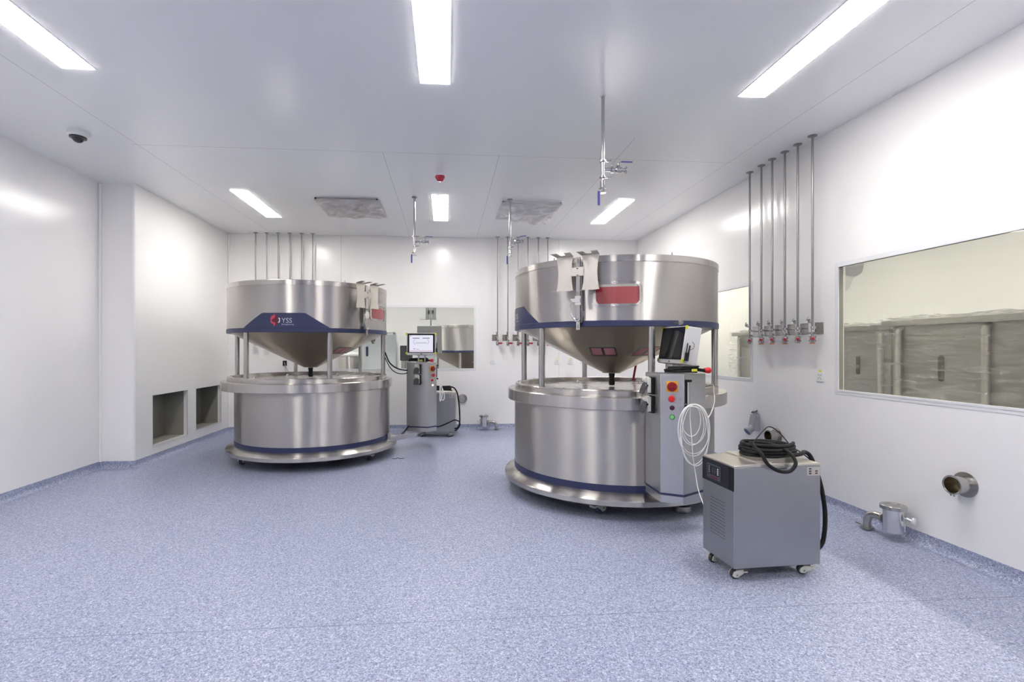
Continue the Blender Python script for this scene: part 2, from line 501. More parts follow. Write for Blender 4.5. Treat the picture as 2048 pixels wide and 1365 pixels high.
def rrect(s0, s1, z0, z1, r, n=5, sub=6):
    """rounded rectangle outline, straight edges subdivided"""
    out = []
    cs = [(s1 - r, z0 + r, -PI/2), (s1 - r, z1 - r, 0), (s0 + r, z1 - r, PI/2), (s0 + r, z0 + r, PI)]
    for i, (cx, cz, a0) in enumerate(cs):
        for k in range(n + 1):
            a = a0 + (PI / 2) * k / n
            out.append((cx + r * math.cos(a), cz + r * math.sin(a)))
        nx = cs[(i + 1) % 4]
        p = out[-1]; q = (nx[0] + r * math.cos(nx[2]), nx[1] + r * math.sin(nx[2]))
        for k in range(1, sub):
            out.append((p[0] + (q[0] - p[0]) * k / sub, p[1] + (q[1] - p[1]) * k / sub))
    return out

# ------------------------------------------------------------------ room shell
H = 3.2
XL, XLF, XR, YB, YF, YS = -3.5, -3.87, 3.265, 8.18, -4.0, 5.8
TW = 0.05

def holed(axis, pos, thick, u0, u1, z0, z1, holes):
    """wall of boxes in the plane axis=pos (0: x, 1: y) running u0..u1, with rectangular holes (ua, ub, za, zb)"""
    mb = MB()
    us = sorted({u0, u1, *[h[0] for h in holes], *[h[1] for h in holes]})
    zs = sorted({z0, z1, *[h[2] for h in holes], *[h[3] for h in holes]})
    for a, b in zip(us, us[1:]):
        for c, d in zip(zs, zs[1:]):
            um, zm = (a + b) / 2, (c + d) / 2
            if any(h[0] < um < h[1] and h[2] < zm < h[3] for h in holes): continue
            if axis == 0: mb.box((min(pos, pos + thick), a, c), (max(pos, pos + thick), b, d))
            else: mb.box((a, min(pos, pos + thick), c), (b, max(pos, pos + thick), d))
    return mb

WIN1 = (-1.77, 0.458, 1.007, 2.03)
WIN2 = (5.032, 6.9, 1.022, 2.033)
WIN3 = (1.5, 3.855, 1.0, 2.033)
REC = [(6.14, 6.933, 0.182, 0.785), (7.159, 7.922, 0.196, 0.782)]

fl = MB(); fl.box((-4.6, YF - 0.1, -0.1), (XR + TW, YB + TW, 0.0)); struct(fl.build('floor', M['floor']))
ce = MB(); ce.box((-4.6, YF - 0.1, H), (XR + TW, YB + TW, H + 0.08)); struct(ce.build('ceiling', M['ceiling']))
struct(holed(1, YB, TW, -4.0, XR + TW, 0, H, [WIN1]).build('wall_back', M['w_back']))
struct(holed(0, XR, TW, YF, YB, 0, H, [WIN2, WIN3]).build('wall_right', M['w_right']))
rc = 0.03
struct(holed(0, XL, -TW, YS + rc, YB, 0, H, REC).build('wall_left', M['w_left']))
mb = MB(); mb.box((XLF - TW, YF, 0), (XLF, YS, H)); struct(mb.build('wall_left', M['w_left']))
# return-wall of the step, with a rounded outer corner
mb = MB()
poly = [(XLF - TW, YS), (XL - rc, YS)] + [(XL - rc + rc * math.sin(a), YS + rc - rc * math.cos(a)) for a in [PI / 2 * k / 6 for k in range(1, 7)]] + [(XL - 0.006, YS + 0.045), (XLF - TW, YS + 0.045)]
mb.prism(poly, 0, H); struct(mb.build('wall_step', M['w_left'], sharp=50))
mb = MB(); mb.box((-4.6, YF - TW, 0), (XR + TW, YF, H)); struct(mb.build('wall_front', M['w_left']))
mb = MB()  # unseen doors, added for the dark bands they reflect in the drums
for x0, x1 in ((-1.6, -1.12), (-1.10, -0.62)):
    mb.box((x0, YF, 0.0), (x1, YF + 0.03, 2.1))
struct(mb.build('added_door_1', M['added_door'], bevel=0.004))
mb = MB()  # second unseen pair, added for more bands in the steel
for x0, x1 in ((1.5, 2.3), (2.34, 3.1)):
    mb.box((x0, YF, 0.0), (x1, YF + 0.03, 2.1))
struct(mb.build('added_door_2', M['added_door'], bevel=0.004))
mb = MB(); mb.box((-3.4, YF, 1.0), (-2.2, YF + 0.02, 2.05)); struct(mb.build('window_4', M['screen_off'], bevel=0.003))  # unseen dark window, added to be mirrored in the drums
# return air boxes sunk in the left wall
for i, (a, b, c, d) in enumerate(REC):
    mb = MB(); dp = 0.30
    x0, x1 = XL - dp, XL
    e = 0.004
    mb.box((x0 - e, a - e, c - e), (x0, b + e, d + e))
    mb.box((x0, a - e, c - e), (x1 - TW, a, d + e)); mb.box((x0, b, c - e), (x1 - TW, b + e, d + e))
    mb.box((x0, a, c - e), (x1 - TW, b, c)); mb.box((x0, a, d), (x1 - TW, b, d + e))
    o = mb.build('return_air_opening', M['recess'])
    f = MB(); w_ = 0.014
    for p, q in (((x1 - 0.004, a - w_, c - w_), (x1 + 0.003, a, d + w_)), ((x1 - 0.004, b, c - w_), (x1 + 0.003, b + w_, d + w_)),
                 ((x1 - 0.004, a, c - w_), (x1 + 0.003, b, c)), ((x1 - 0.004, a, d), (x1 + 0.003, b, d + w_))):
        f.box(p, q)
    f.build('frame', M['wfrm'], o)
    tag(o, ('square return air opening low in the wall, nearer the stepped corner', 'square return air opening low in the wall, partly behind a round machine')[i],
        'air vent', 'return air openings')

# coved vinyl skirting, mitred at the corners
path = [(XLF, YF), (XLF, YS), (XL, YS), (XL, YB), (XR, YB), (XR, YF)]
names = ['baseboard_left', 'baseboard_step', 'baseboard_left', 'baseboard_back', 'baseboard_right']
prof = [(0.0, 0.082), (0.004, 0.082), (0.004, 0.050)] + [(0.046 - 0.042 * math.cos(a), 0.046 - 0.044 * math.sin(a)) for a in [PI / 2 * k / 6 for k in range(1, 6)]] + [(0.048, 0.0015), (0.06, 0.001)]
def inward(a, b):
    d = Vector((b[0] - a[0], b[1] - a[1])).normalized()
    return Vector((d.y, -d.x))
def off_pt(i, d):
    p = Vector(path[i])
    if i == 0: return p + inward(path[0], path[1]) * d
    if i == len(path) - 1: return p + inward(path[i - 1], path[i]) * d
    n1, n2 = inward(path[i - 1], path[i]), inward(path[i], path[i + 1])
    return p + (n1 + n2) * (d / (1 + n1.dot(n2)))
for i, nm in enumerate(names):
    vs, fs = [], []
    for d, z in prof:
        a, b = off_pt(i, d), off_pt(i + 1, d)
        vs += [(a.x, a.y, z), (b.x, b.y, z)]
    for k in range(len(prof) - 1):
        fs.append((2 * k, 2 * k + 1, 2 * k + 3, 2 * k + 2))
    struct(MB().add(vs, fs).build(nm, M['floor'], sharp=60))
# coved ceiling-side corner beads of the panel system
mb = MB()
mb.cyl((XL + 0.012, YB - 0.012, 0.08), (XL + 0.012, YB - 0.012, H - 0.01), 0.012, 10)
mb.cyl((XLF + 0.012, YS - 0.012, 0.08), (XLF + 0.012, YS - 0.012, H - 0.01), 0.014, 10)
struct(mb.build('trim_1', M['w_left']))

# windows: aluminium frame + flush pane on both faces
def window(n, axis, pos, rng, pane_mat, gap=0.045):
    u0, u1, z0, z1 = rng
    root = bpy.data.objects.new('window_%d' % n, None); COL.objects.link(root)
    root.location = (pos, (u0 + u1) / 2, z0) if axis == 0 else ((u0 + u1) / 2, pos, z0)
    struct(root)
    def put(mb, a, b, c, d, t0, t1):
        L0 = root.location
        if axis == 0: mb.box((t0, a - L0.y, c - L0.z), (t1, b - L0.y, d - L0.z))
        else: mb.box((a - L0.x, t0, c - L0.z), (b - L0.x, t1, d - L0.z))
    f = MB(); fw = 0.035
    for a, b, c, d in ((u0 - 0.012, u0 + 0.004, z0 - 0.012, z1 + 0.012), (u1 - 0.004, u1 + 0.012, z0 - 0.012, z1 + 0.012),
                       (u0, u1, z0 - 0.012, z0 + 0.006), (u0, u1, z1 - 0.006, z1 + 0.012)):
        put(f, a, b, c, d, -0.006, 0.004)
    for a, b, c, d in ((u0 - 0.034, u0 - 0.012, z0 - 0.034, z1 + 0.034), (u1 + 0.012, u1 + 0.034, z0 - 0.034, z1 + 0.034),
                       (u0 - 0.012, u1 + 0.012, z0 - 0.034, z0 - 0.012), (u0 - 0.012, u1 + 0.012, z1 + 0.012, z1 + 0.034)):
        put(f, a, b, c, d, -0.0035, 0.004)
    struct(f.build('window_frame', M['wfrm'], root, bevel=0.0015))
    rv = MB()
    for a, b, c, d in ((u0, u0 + 0.003, z0, z1), (u1 - 0.003, u1, z0, z1), (u0, u1, z0, z0 + 0.003), (u0, u1, z1 - 0.003, z1)):
        put(rv, a, b, c, d, 0.008, gap - 0.004)
    struct(rv.build('spacer', M['recess'], root))
    g = MB(); put(g, u0 + 0.004, u1 - 0.004, z0 + 0.006, z1 - 0.006, 0.002, 0.006); put(g, u0, u1, z0, z1, gap, gap + 0.004)
    struct(g.build('window_pane', pane_mat, root))
window(1, 1, YB, WIN1, M['pane'])
window(2, 0, XR, WIN2, M['pane_warm'])
window(3, 0, XR, WIN3, M['pane_warm'])

# the rooms seen through the windows
def shell(x0, x1, y0, y1, nm):
    mb = MB()
    if nm == 'back':
        mb.box((x0, y1, 0), (x1, y1 + 0.05, H)); mb.box((x0 - 0.05, y0, 0), (x0, y1, H)); mb.box((x1, y0, 0), (x1 + 0.05, y1, H))
    else:
        mb.box((x1, y0, 0), (x1 + 0.05, y1, H)); mb.box((x0, y1, 0), (x1, y1 + 0.05, H)); mb.box((x0, y0 - 0.05, 0), (x1, y0, H))
    struct(mb.build('wall_beyond_' + nm, M['w_side']))
    mb = MB(); mb.box((x0, y0, -0.1), (x1, y1, 0)); struct(mb.build('floor', M['floor']))
    mb = MB(); mb.box((x0, y0, H), (x1, y1, H + 0.08)); struct(mb.build('ceiling', M['w_side']))
shell(-4.0, 3.2, YB + TW + 0.02, 13.0, 'back')
shell(XR + TW + 0.02, 7.2, -1.0, 8.6, 'right')

# ------------------------------------------------------------------ ceiling lights
def light_panel(loc, label, group, m):
    t = thing('ceiling_light', label, 'light', loc, 0, group)
    f = MB(); a, b, e = 0.10, 0.585, 0.006
    for p, q in (((-a - e, -b - e, -0.004), (-a, b + e, 0)), ((a, -b - e, -0.004), (a + e, b + e, 0)), ((-a, -b - e, -0.004), (a, -b, 0)), ((-a, b, -0.004), (a, b + e, 0))):
        f.box(p, q)
    f.build('frame', M['lamp_frame'], t)
    d = MB(); d.box((-a, -b, -0.007), (a, b, -0.0005)); d.build('diffuser', m, t)
    return t
col_n = {-2.42: 'dome camera side', -0.08: 'middle', 2.23: 'large window side'}
row_n = {6.52: 'far row', 2.845: 'near row', -0.83: 'row behind the camera'}
for y in (6.52, 2.845, -0.83):
    for x in (-2.42, -0.08, 2.23):
        light_panel((x, y, H), 'long white ceiling light of the %s, %s' % (row_n[y], col_n[x]), 'recessed ceiling lights of the clean room', M['lamp'])
for x, y, l in ((-2.4, 10.2, 'first from the pale cabinet'), (-0.3, 10.2, 'second from the pale cabinet'), (1.8, 10.2, 'third from the pale cabinet')):  # unseen lamps, put in to brighten the room behind the back window
    light_panel((x, y, H), 'added unseen ceiling light in the room behind the back window, %s' % l, 'added ceiling lights of the side rooms', M['added_side_lamp'])
for y, l in ((-0.2, 'nearest the end wall'), (2.6, 'above the near wrapped machine'), (5.0, 'between both wrapped machines'), (7.2, 'above the far wrapped machine')):  # also out of view, added to brighten the room past the big windows
    light_panel((4.9, y, H), 'added unseen ceiling light in the room beyond the big windows, %s' % l, 'added ceiling lights of the side rooms', M['added_side_lamp'])

# ------------------------------------------------------------------ casters
def caster(parent, loc, rot, s=1.0, tyre='tyre', drop=0.075):
    """braked twin-cheek caster; top plate at loc.z, ground at loc.z - drop"""
    k = drop / 0.075
    h = MB()
    h.cbox((0, 0, -0.004 * k), (0.062 * s, 0.05 * s, 0.008 * k), 1)
    h.cyl((0, 0, -0.018 * k), (0, 0, -0.006 * k), 0.018 * s, 14, 1)
    arch = [(-0.020, -0.018), (0.016, -0.018), (0.036, -0.030), (0.044, -0.052), (0.034, -0.060), (0.012, -0.062), (0.002, -0.052), (-0.022, -0.040)]
    for y0, y1 in ((-0.024, -0.015), (0.015, 0.024)):
        n = len(arch)
        vs = [(x * s, y0 * s, z * k) for x, z in arch] + [(x * s, y1 * s, z * k) for x, z in arch]
        h.add(vs, [tuple(range(n)), tuple(range(2 * n - 1, n - 1, -1))] + [(i + n, (i + 1) % n + n, (i + 1) % n, i) for i in range(n)], 0)
    h.cbox((-0.002 * s, 0, -0.022 * k), (0.04 * s, 0.044 * s, 0.012 * k), 0)
    h.cbox((-0.034 * s, 0, -0.034 * k), (0.034 * s, 0.034 * s, 0.010 * k), 0)
    h.cyl((0.018 * s, -0.026 * s, -0.046 * k), (0.018 * s, 0.026 * s, -0.046 * k), 0.006 * s, 10, 1)
    o = h.build('caster', [M['caster'], M['steel_dark']], parent, loc=loc, rotz=rot, bevel=0.0015)
    wz = MB()
    rr = 0.029 * k
    wz.at(T(0.018 * s, 0, -0.075 * k + rr) @ RX(PI / 2)).lathe([(0.006, -0.012 * s), (rr * 0.8, -0.013 * s), (rr, -0.008 * s), (rr, 0.008 * s), (rr * 0.8, 0.013 * s), (0.006, 0.012 * s)], 22)
    wz.build('wheel', M[tyre], o)
    return o

# ------------------------------------------------------------------ text
def text_mesh(s, size, shear=0.0):
    cu = bpy.data.curves.new('t', 'FONT'); cu.body = s; cu.size = size; cu.resolution_u = 4
    o = bpy.data.objects.new('t', cu); COL.objects.link(o)
    bpy.context.view_layer.update()
    me = bpy.data.meshes.new_from_object(o.evaluated_get(bpy.context.evaluated_depsgraph_get()))
    vs = [tuple(v.co) for v in me.vertices]; fs = [tuple(p.vertices) for p in me.polygons]
    bpy.data.objects.remove(o); bpy.data.curves.remove(cu); bpy.data.meshes.remove(me)
    return vs, fs

# ------------------------------------------------------------------ mixing machines
def azv(az, r, z): return (r * math.cos(R_(az)), r * math.sin(R_(az)), z)

def brand(parent, R, az_c, az_h, ox, oy):
    """navy trapezoid with red hexagon mark and lettering, following the drum"""
    def cy(s, z, o): return (ox + (R + o) * math.cos(s), oy + (R + o) * math.sin(s), z)
    a0, a1 = R_(az_c - az_h), R_(az_c + az_h)
    ss = [a0 + (a1 - a0) * k / 48 for k in range(49)]
    zt = []
    for s in ss:
        u = abs(s - R_(az_c)) / R_(az_h)
        zt.append(1.574 + 0.162 * min(1.0, max(0.0, (1 - u) / 0.53)) + 0.0005)
    p = MB(); p.strip(ss, [1.574] * 49, zt, cy, -0.004, 0.004)
    pn = p.build('brand_panel', M['navy'], parent)
    RR = R + 0.0045
    def put(vs, fs, x0, z0, m, thick=0.0012):
        out = []
        for x, y, z in vs: out.append(cy(R_(az_c) + (x0 + x) / RR, z0 + y, 0.0045 + thick))
        m.add(out, fs)
    jm = MB()
    outer = [(0.0, 0.0525), (0.0, 0.017)] + [(-0.0135 + 0.0135 * math.cos(a), 0.0145 + 0.0145 * math.sin(a)) for a in [-PI / 2 * k / 5 for k in range(1, 6)]] + [(-0.021, 0.0015)]
    inner = [(-0.021, 0.0105), (-0.0155, 0.0095)] + [(-0.0155 + 0.0065 * math.cos(a), 0.016 + 0.0065 * math.sin(a)) for a in [-PI / 2 + PI / 2 * k / 5 for k in range(1, 6)]] + [(-0.009, 0.0445), (-0.018, 0.0445), (-0.018, 0.0525)]
    pts = (outer + inner)[::-1]
    put([(x, y, 0) for x, y in pts], [tuple(range(len(pts)))], -0.029, 1.628, jm, 0.0022)
    jm.build('lettering', M['white_letter'], pn)
    ym = MB(); vs, fs = text_mesh('YSS', 0.074); put(vs, fs, -0.012, 1.628, ym)
    vs, fs = text_mesh('Bio-Engineering', 0.0205); put(vs, fs, -0.012, 1.604, ym)
    ym.build('lettering', M['grey_letter'], pn)
    lg = MB()
    cx, cz = -0.090, 1.655
    hexa = [(0.0, 0.066), (0.043, 0.036), (0.043, -0.036), (0.0, -0.066), (-0.043, -0.036), (-0.043, 0.036)]
    def poly(pts, mi, th):
        lg.add([cy(R_(az_c) + (cx + x) / RR, cz + z, 0.0045 + th) for x, z in pts], [tuple(range(len(pts)))], mi)
    poly([hexa[0], (0.0, 0.020), (0.0, -0.020), hexa[3], (0.022, -0.051), hexa[2], hexa[1]][::-1], 1, 0.0006)
    poly([(-0.043, 0.036), (0.0, 0.066), (0.006, 0.062), (0.006, 0.030), (-0.028, 0.008), (-0.028, -0.012), (-0.014, -0.022), (0.010, -0.024), (0.010, -0.040), (0.0, -0.066), (-0.006, -0.060), (-0.014, -0.042), (-0.043, -0.024)][::-1], 0, 0.0010)
    poly([(-0.028, 0.006), (0.006, 0.026), (0.006, 0.0), (-0.014, -0.018), (-0.028, -0.012)], 1, 0.0013)
    lg.build('emblem', [M['logo_red'], M['logo_dark']], pn)

def bracket(parent, az, ox, oy, dz=0.0):
    """post with twin hourglass bag-holder plates"""
    X = T(ox, oy, 0) @ RZ(R_(az))      # local x = outward, y = to the left seen from inside
    po = MB().at(X)
    po.box((0.985, -0.016, 1.50), (1.012, 0.016, 2.09 + dz), 0)
    po.box((0.958, 0.020, 1.56), (1.005, 0.026, 2.06), 1)
    for z in (1.63, 2.03):
        po.box((0.952, -0.02, z - 0.02), (0.99, 0.028, z + 0.02), 0)
    po.box((1.0121, -0.006, 2.040), (1.0135, 0.006, 2.075), 1)
    po.box((1.0121, -0.004, 1.512), (1.0135, 0.004, 1.545), 1)
    post = po.build('holder_post', [M['pipe_dull'], M['steel_dark']], parent, bevel=0.0015)
    cl = MB().at(X)
    cl.box((1.008, -0.055, 1.722), (1.032, 0.022, 1.752)); cl.box((0.98, -0.024, 1.70), (1.018, 0.024, 1.775))
    cl.tube([(1.03, -0.05, 1.735), (1.035, -0.062, 1.70), (1.035, -0.060, 1.655), (1.03, -0.03, 1.59), (1.025, 0.0, 1.572), (1.014, 0.012, 1.59)], 0.009, 10, 0, 5)
    cl.build('clamp_handle', M['pipe'], post)
    pl = MB().at(X @ T(0, 0, dz))
    f = lambda y, z, o: (1.022 + o, y, z)
    def half(sgn):
        yc = 0.108 * sgn
        n = 14
        ss, zz = [], []
        o_, i_ = [], []
        for k in range(n + 1):
            t = k / n
            z = 1.818 + (2.098 - 1.818) * t
            wv = 0.0725 - 0.017 * math.sin(PI * t) ** 0.9
            o_.append((yc - wv, z)); i_.append((yc + wv, z))
        for k in range(n):
            pl.slab([o_[k], i_[k], i_[k + 1], o_[k + 1]], f, 0, 0.003)
        for z, dirz, ln in ((2.098, 0.012, 0.105), (1.818, -0.012, 0.10)):
            # bent-out lip with a U-shaped cut
            U = [(0.0, -0.0725), (ln, -0.0725 - 0.012), (ln, -0.030)] + \
                [(ln - 0.045 - 0.026 * math.sin(PI * k / 8), -0.026 * math.cos(PI * k / 8)) for k in range(9)] + \
                [(ln, 0.030), (ln, 0.0725 + 0.012), (0.0, 0.0725)]
            m = len(U)
            vs = [(1.022 + x, yc + y, z + dirz * x / ln) for x, y in U] + [(1.022 + x, yc + y, z + dirz * x / ln + 0.003) for x, y in U]
            quads = []
            # triangulate as fan strips left/right of the cut
            pl.add(vs, [tuple(range(m - 1, -1, -1)), tuple(range(m, 2 * m))] + [(i, (i + 1) % m, m + (i + 1) % m, m + i) for i in range(m)])
    half(-1); half(1)
    pl.slab([(-0.06, 1.935), (0.06, 1.935), (0.06, 2.008), (-0.06, 2.008)], f, 0, 0.003)
    plate = pl.build('holder_plate', M['plate'], parent, sharp=25)
    for z in (1.945, 1.998):
        sc = MB().at(X @ T(1.025, 0, z + dz) @ RY(PI / 2)); sc.lathe([(0.008, 0), (0.008, 0.004), (0.003, 0.006)], 10)
        sc.build('screw', M['steel_dark'], plate)

def cabinet(machine_root, Lface, front_w, side, heading, origin, lit, mon):
    """half-hexagon control cabinet. origin = corner between socket face and button face (machine-local),
    heading = direction (radians) from that corner back along the socket face"""
    # local frame: button face along +x from origin (normal -y); built in own coordinates then placed
    SC = 0.9375
    LIFT = T(0, 0, 1.35 * (1 - SC)) @ Matrix.Scale(SC, 4)
    X = T(origin[0], origin[1], 0) @ LIFT @ basis(Vector((0, 0, 0)), Vector((math.cos(heading), math.sin(heading), 0)), Vector((-math.sin(heading), math.cos(heading), 0)), Vector((0, 0, 1)))
    W = front_w; s60, c60 = math.sin(R_(60)), math.cos(R_(60))
    A = (0, 0); B = (W, 0); C = (W + side * c60, side * s60); D = (-side * c60, side * s60)
    cb = MB().at(X)
    back = 0.05
    cb.prism([A, B, C, (C[0], C[1] + back), (D[0], D[1] + back), D], 0.165, 1.152)
    root = cb.build('control_cabinet', M['sheet'], machine_root, bevel=0.003)
    st = MB().at(X)
    e = 0.0012
    for p, q, n in ((A, B, (0, -1)), (B, C, (s60, -c60)), (D, A, (-s60, -c60))):
        P0 = (p[0] + n[0] * e, p[1] + n[1] * e); P1 = (q[0] + n[0] * e, q[1] + n[1] * e)
        st.add([(P0[0], P0[1], 0.224), (P1[0], P1[1], 0.224), (P1[0], P1[1], 0.242), (P0[0], P0[1], 0.242)], [(0, 1, 2, 3)])
    st.build('blue_stripe', M['navy'], root)
    def face(p, q):
        d = Vector((q[0] - p[0], q[1] - p[1], 0)).normalized()
        n = Vector((d.y, -d.x, 0))
        return X @ basis(Vector((p[0], p[1], 0)), d, Vector((0, 0, 1)), n)      # x along, y up, z outward
    FB, FR, FS = face(A, B), face(B, C), face(D, A)
    # rotary main switch
    m = MB().at(FB); m.box((0.044, 1.017, 0), (0.126, 1.099, 0.006), 0)
    m.at(FB @ T(0.085, 1.058, 0.006)).lathe([(0.036, 0), (0.036, 0.014), (0.033, 0.018), (0.0001, 0.018)], 28, 1)
    m.at(FB @ T(0.085, 1.058, 0)).box((-0.030, -0.008, 0.022), (0.030, 0.008, 0.038), 1)
    m.build('rotary_switch', [M['yellow'], M['red_dark']], root, bevel=0.001)
    m = MB().at(FB @ T(0.083, 0.967, 0)); m.lathe([(0.016, 0), (0.016, 0.02), (0.013, 0.022)], 20, 1); m.lathe([(0.012, 0.02), (0.024, 0.026), (0.025, 0.036), (0.020, 0.043), (0.0001, 0.046)], 26, 0)
    m.build('emergency_stop_button', [M['red_bright'], M['pipe_dull']], root)
    m = MB().at(FB @ T(0.084, 0.896, 0)); m.lathe([(0.018, 0), (0.018, 0.008), (0.013, 0.010), (0.012, 0.016), (0.0001, 0.017)], 22)
    m.build('push_button', M['red_bright'] if lit else M['purple_lens'], root)
    m = MB().at(FB @ T(0.084, 0.826, 0)); m.lathe([(0.018, 0), (0.018, 0.009), (0.014, 0.010)], 22, 1); m.lathe([(0.014, 0.009), (0.013, 0.016), (0.0001, 0.018)], 22, 0)
    m.build('pilot_light', [M['white_lens'] if lit else M['green_lens'], M['pipe_dull'] if lit else M['green_ring']], root)
    for i, z in enumerate((1.057, 0.965, 0.895, 0.825)):
        m = MB().at(FB @ T(0.143, z, 0.0008))
        o1 = [(-0.011, -0.012), (0.011, -0.012), (0.011, 0.012), (-0.011, 0.012)]; o2 = [(x * 0.86, y * 0.86) for x, y in o1]
        m.slab(o1, lambda s_, z_, o_: (s_, z_, o_), 0, 0.0003, 0, o2)
        m.box((-0.004, -0.005, 0), (0.004, 0.005, 0.0003)) if i % 2 else m.box((-0.006, -0.002, 0), (0.006, 0.003, 0.0003))
        m.build('switch_marking', M['grey_cab'], root)
    # flow meter
    m = MB().at(FR); x0 = 0.038
    m.box((x0 - 0.018, 0.93, 0), (x0 - 0.008, 1.10, 0.012), 0)
    for z in (1.103, 0.912):
        m.box((x0 - 0.022, z - 0.009, 0), (x0 + 0.02, z + 0.009, 0.03), 0)
        m.cyl((x0 + 0.012, z - 0.002, 0.012), (x0 + 0.034, z - 0.002, 0.012), 0.009, 12, 0)
    fm = m.build('flow_meter', M['black'], root, bevel=0.002)
    m = MB().at(FR); m.box((x0 - 0.004, 0.925, 0.002), (x0 + 0.018, 1.092, 0.006)); m.build('flow_scale', M['white_pl'], root)
    m = MB().at(FR); m.cyl((x0 + 0.007, 0.92, 0.016), (x0 + 0.007, 1.095, 0.016), 0.009, 14)
    m.build('sight_tube', M['clear'], root)
    # plug sockets on the socket face
    for z in (1.055, 0.906):
        m = MB().at(FS @ T(side * 0.52, z, 0))
        m.box((-0.038, -0.070, 0), (0.038, 0.066, 0.026), 0)
        m.box((-0.030, -0.058, 0.026), (0.030, 0.060, 0.058), 1)
        m.at(FS @ T(side * 0.52, z, 0) @ T(0, 0.046, 0.055) @ RY(PI / 2)).lathe([(0.024, -0.026), (0.026, -0.022), (0.026, 0.022), (0.024, 0.026)], 18, 1)
        m.at(FS @ T(side * 0.52, z, 0))
        m.cyl((-0.034, 0.0, 0.058), (0.034, 0.0, 0.058), 0.009, 10, 0)
        m.build('plug_socket', [M['black'], M['cream']], root, bevel=0.004)
        m = MB().at(FS @ T(side * 0.52, z, 0))
        dome = [(-0.040, -0.066), (0.040, -0.066)] + [(0.040 * math.cos(a), -0.010 + 0.034 * math.sin(a)) for a in [PI * k / 10 for k in range(11)]]
        m.slab(dome, lambda s_, z_, o_: (s_, z_, 0.064 + o_ - 0.35 * z_), 0, 0.016)
        m.build('socket_flap', M['darkgrey'], root, bevel=0.003)
    # monitor
    mx, my, mz, mrot, tilt, on = mon
    Y = T(mx, my, 0) @ LIFT @ T(0, 0, mz) @ RZ(mrot) @ RX(-R_(tilt))          # front face looks along local -y, x to the right
    w2, hh, dd = 0.20, 0.305, 0.13
    m = MB().at(Y); m.box((-w2, 0, 0), (w2, dd, hh), 0)
    mo = m.build('monitor', M['monitor'], machine_root, bevel=0.006)
    m = MB().at(Y)
    m.box((-w2 + 0.012, -0.003, 0.034), (w2 - 0.012, 0.001, hh - 0.006), 0)
    m.build('screen_bezel', M['bezel'], mo, bevel=0.001)
    m = MB().at(Y)
    sx0, sx1, sz0, sz1 = -w2 + 0.037, w2 - 0.037, 0.044, hh - 0.030
    m.box((sx0, -0.0036, sz0), (sx1, -0.003, sz1), 0)
    if on:
        q = lambda a, b, c, d, i: m.box((a, -0.0042, b), (c, -0.0036, d), i)
        wS, hS = sx1 - sx0, sz1 - sz0
        def uv(u, v): return sx0 + u * wS, sz1 - v * hS
        def rect(u0, v0, u1, v1, i):
            a, b = uv(u0, v1); c, d = uv(u1, v0); q(a, b, c, d, i)
        rect(0.03, 0.03, 0.07, 0.07, 1); rect(0.14, 0.16, 0.43, 0.20, 1); rect(0.56, 0.16, 0.86, 0.20, 1)
        rect(0.17, 0.80, 0.25, 0.83, 1); rect(0.31, 0.84, 0.39, 0.86, 1); rect(0.0, 0.92, 0.97, 0.945, 3)
        rect(0.18, 0.05, 0.80, 0.055, 2); rect(0.27, 0.42, 0.73, 0.50, 2)
        for sg in (-1, 1):
            pts = []
            for k in range(9):
                a = -PI / 3 + 2 * PI / 3 * k / 8
                u, v = 0.5 + sg * (0.155 + 0.17 * math.cos(a)), 0.40 + 0.17 * math.sin(a)
                x, z = uv(u, v); pts.append((x, -0.0042, z))
            m.tube(pts, 0.0018, 4, 1)
    m.build('screen', [M['screen_on'] if on else M['screen_off'], M['screen_ink'], M['screen_pale'], M['screen_red']], mo)
    m = MB().at(Y)
    for x, z in ((-w2, 0.024), (w2, 0.024), (-w2, hh - 0.014), (w2, hh - 0.014)):
        m.box((x - 0.013, -0.0015, z - 0.013), (x + 0.013, 0.0, z + 0.017)); m.box((x - 0.0015, -0.001, z - 0.013), (x + 0.0015, 0.015, z + 0.017))
    m.build('corner_tape', M['yellow_tag'], mo)
    m = MB().at(Y); m.box((-0.012, -0.001, 0.011), (0.012, 0.0004, 0.022)); m.build('badge', M['darkgrey'], mo)
    m = MB().at(Y)
    m.box((w2, 0.018, 0.03), (w2 + 0.022, 0.045, 0.095)); m.cyl((w2 + 0.01, 0.024, 0.06), (w2 + 0.01, 0.024, 0.17), 0.004, 8); m.cyl((w2 + 0.012, 0.042, 0.06), (w2 + 0.010, 0.046, 0.155), 0.005, 8)
    m.tube([(w2 + 0.012, 0.046, 0.12), (w2 + 0.012, 0.075, 0.135), (w2 + 0.01, 0.078, 0.17), (w2 + 0.006, 0.060, 0.185)], 0.0018, 6, 0, 4)
    m.build('stylus_holder', M['black'], mo, bevel=0.003)
    m = MB().at(T(mx, my, 0) @ LIFT @ RZ(mrot))
    m.box((-0.07, 0.02, 1.152), (0.07, 0.11, 1.160)); m.box((-0.055, 0.05, 1.158), (-0.035, 0.09, mz + 0.012)); m.box((0.035, 0.05, 1.158), (0.055, 0.09, mz + 0.012))
    m.box((-0.075, 0.03, mz - 0.006), (0.075, 0.10, mz + 0.006))
    m.build('monitor_mount', M['pipe_dull'], machine_root, bevel=0.002)
    return X

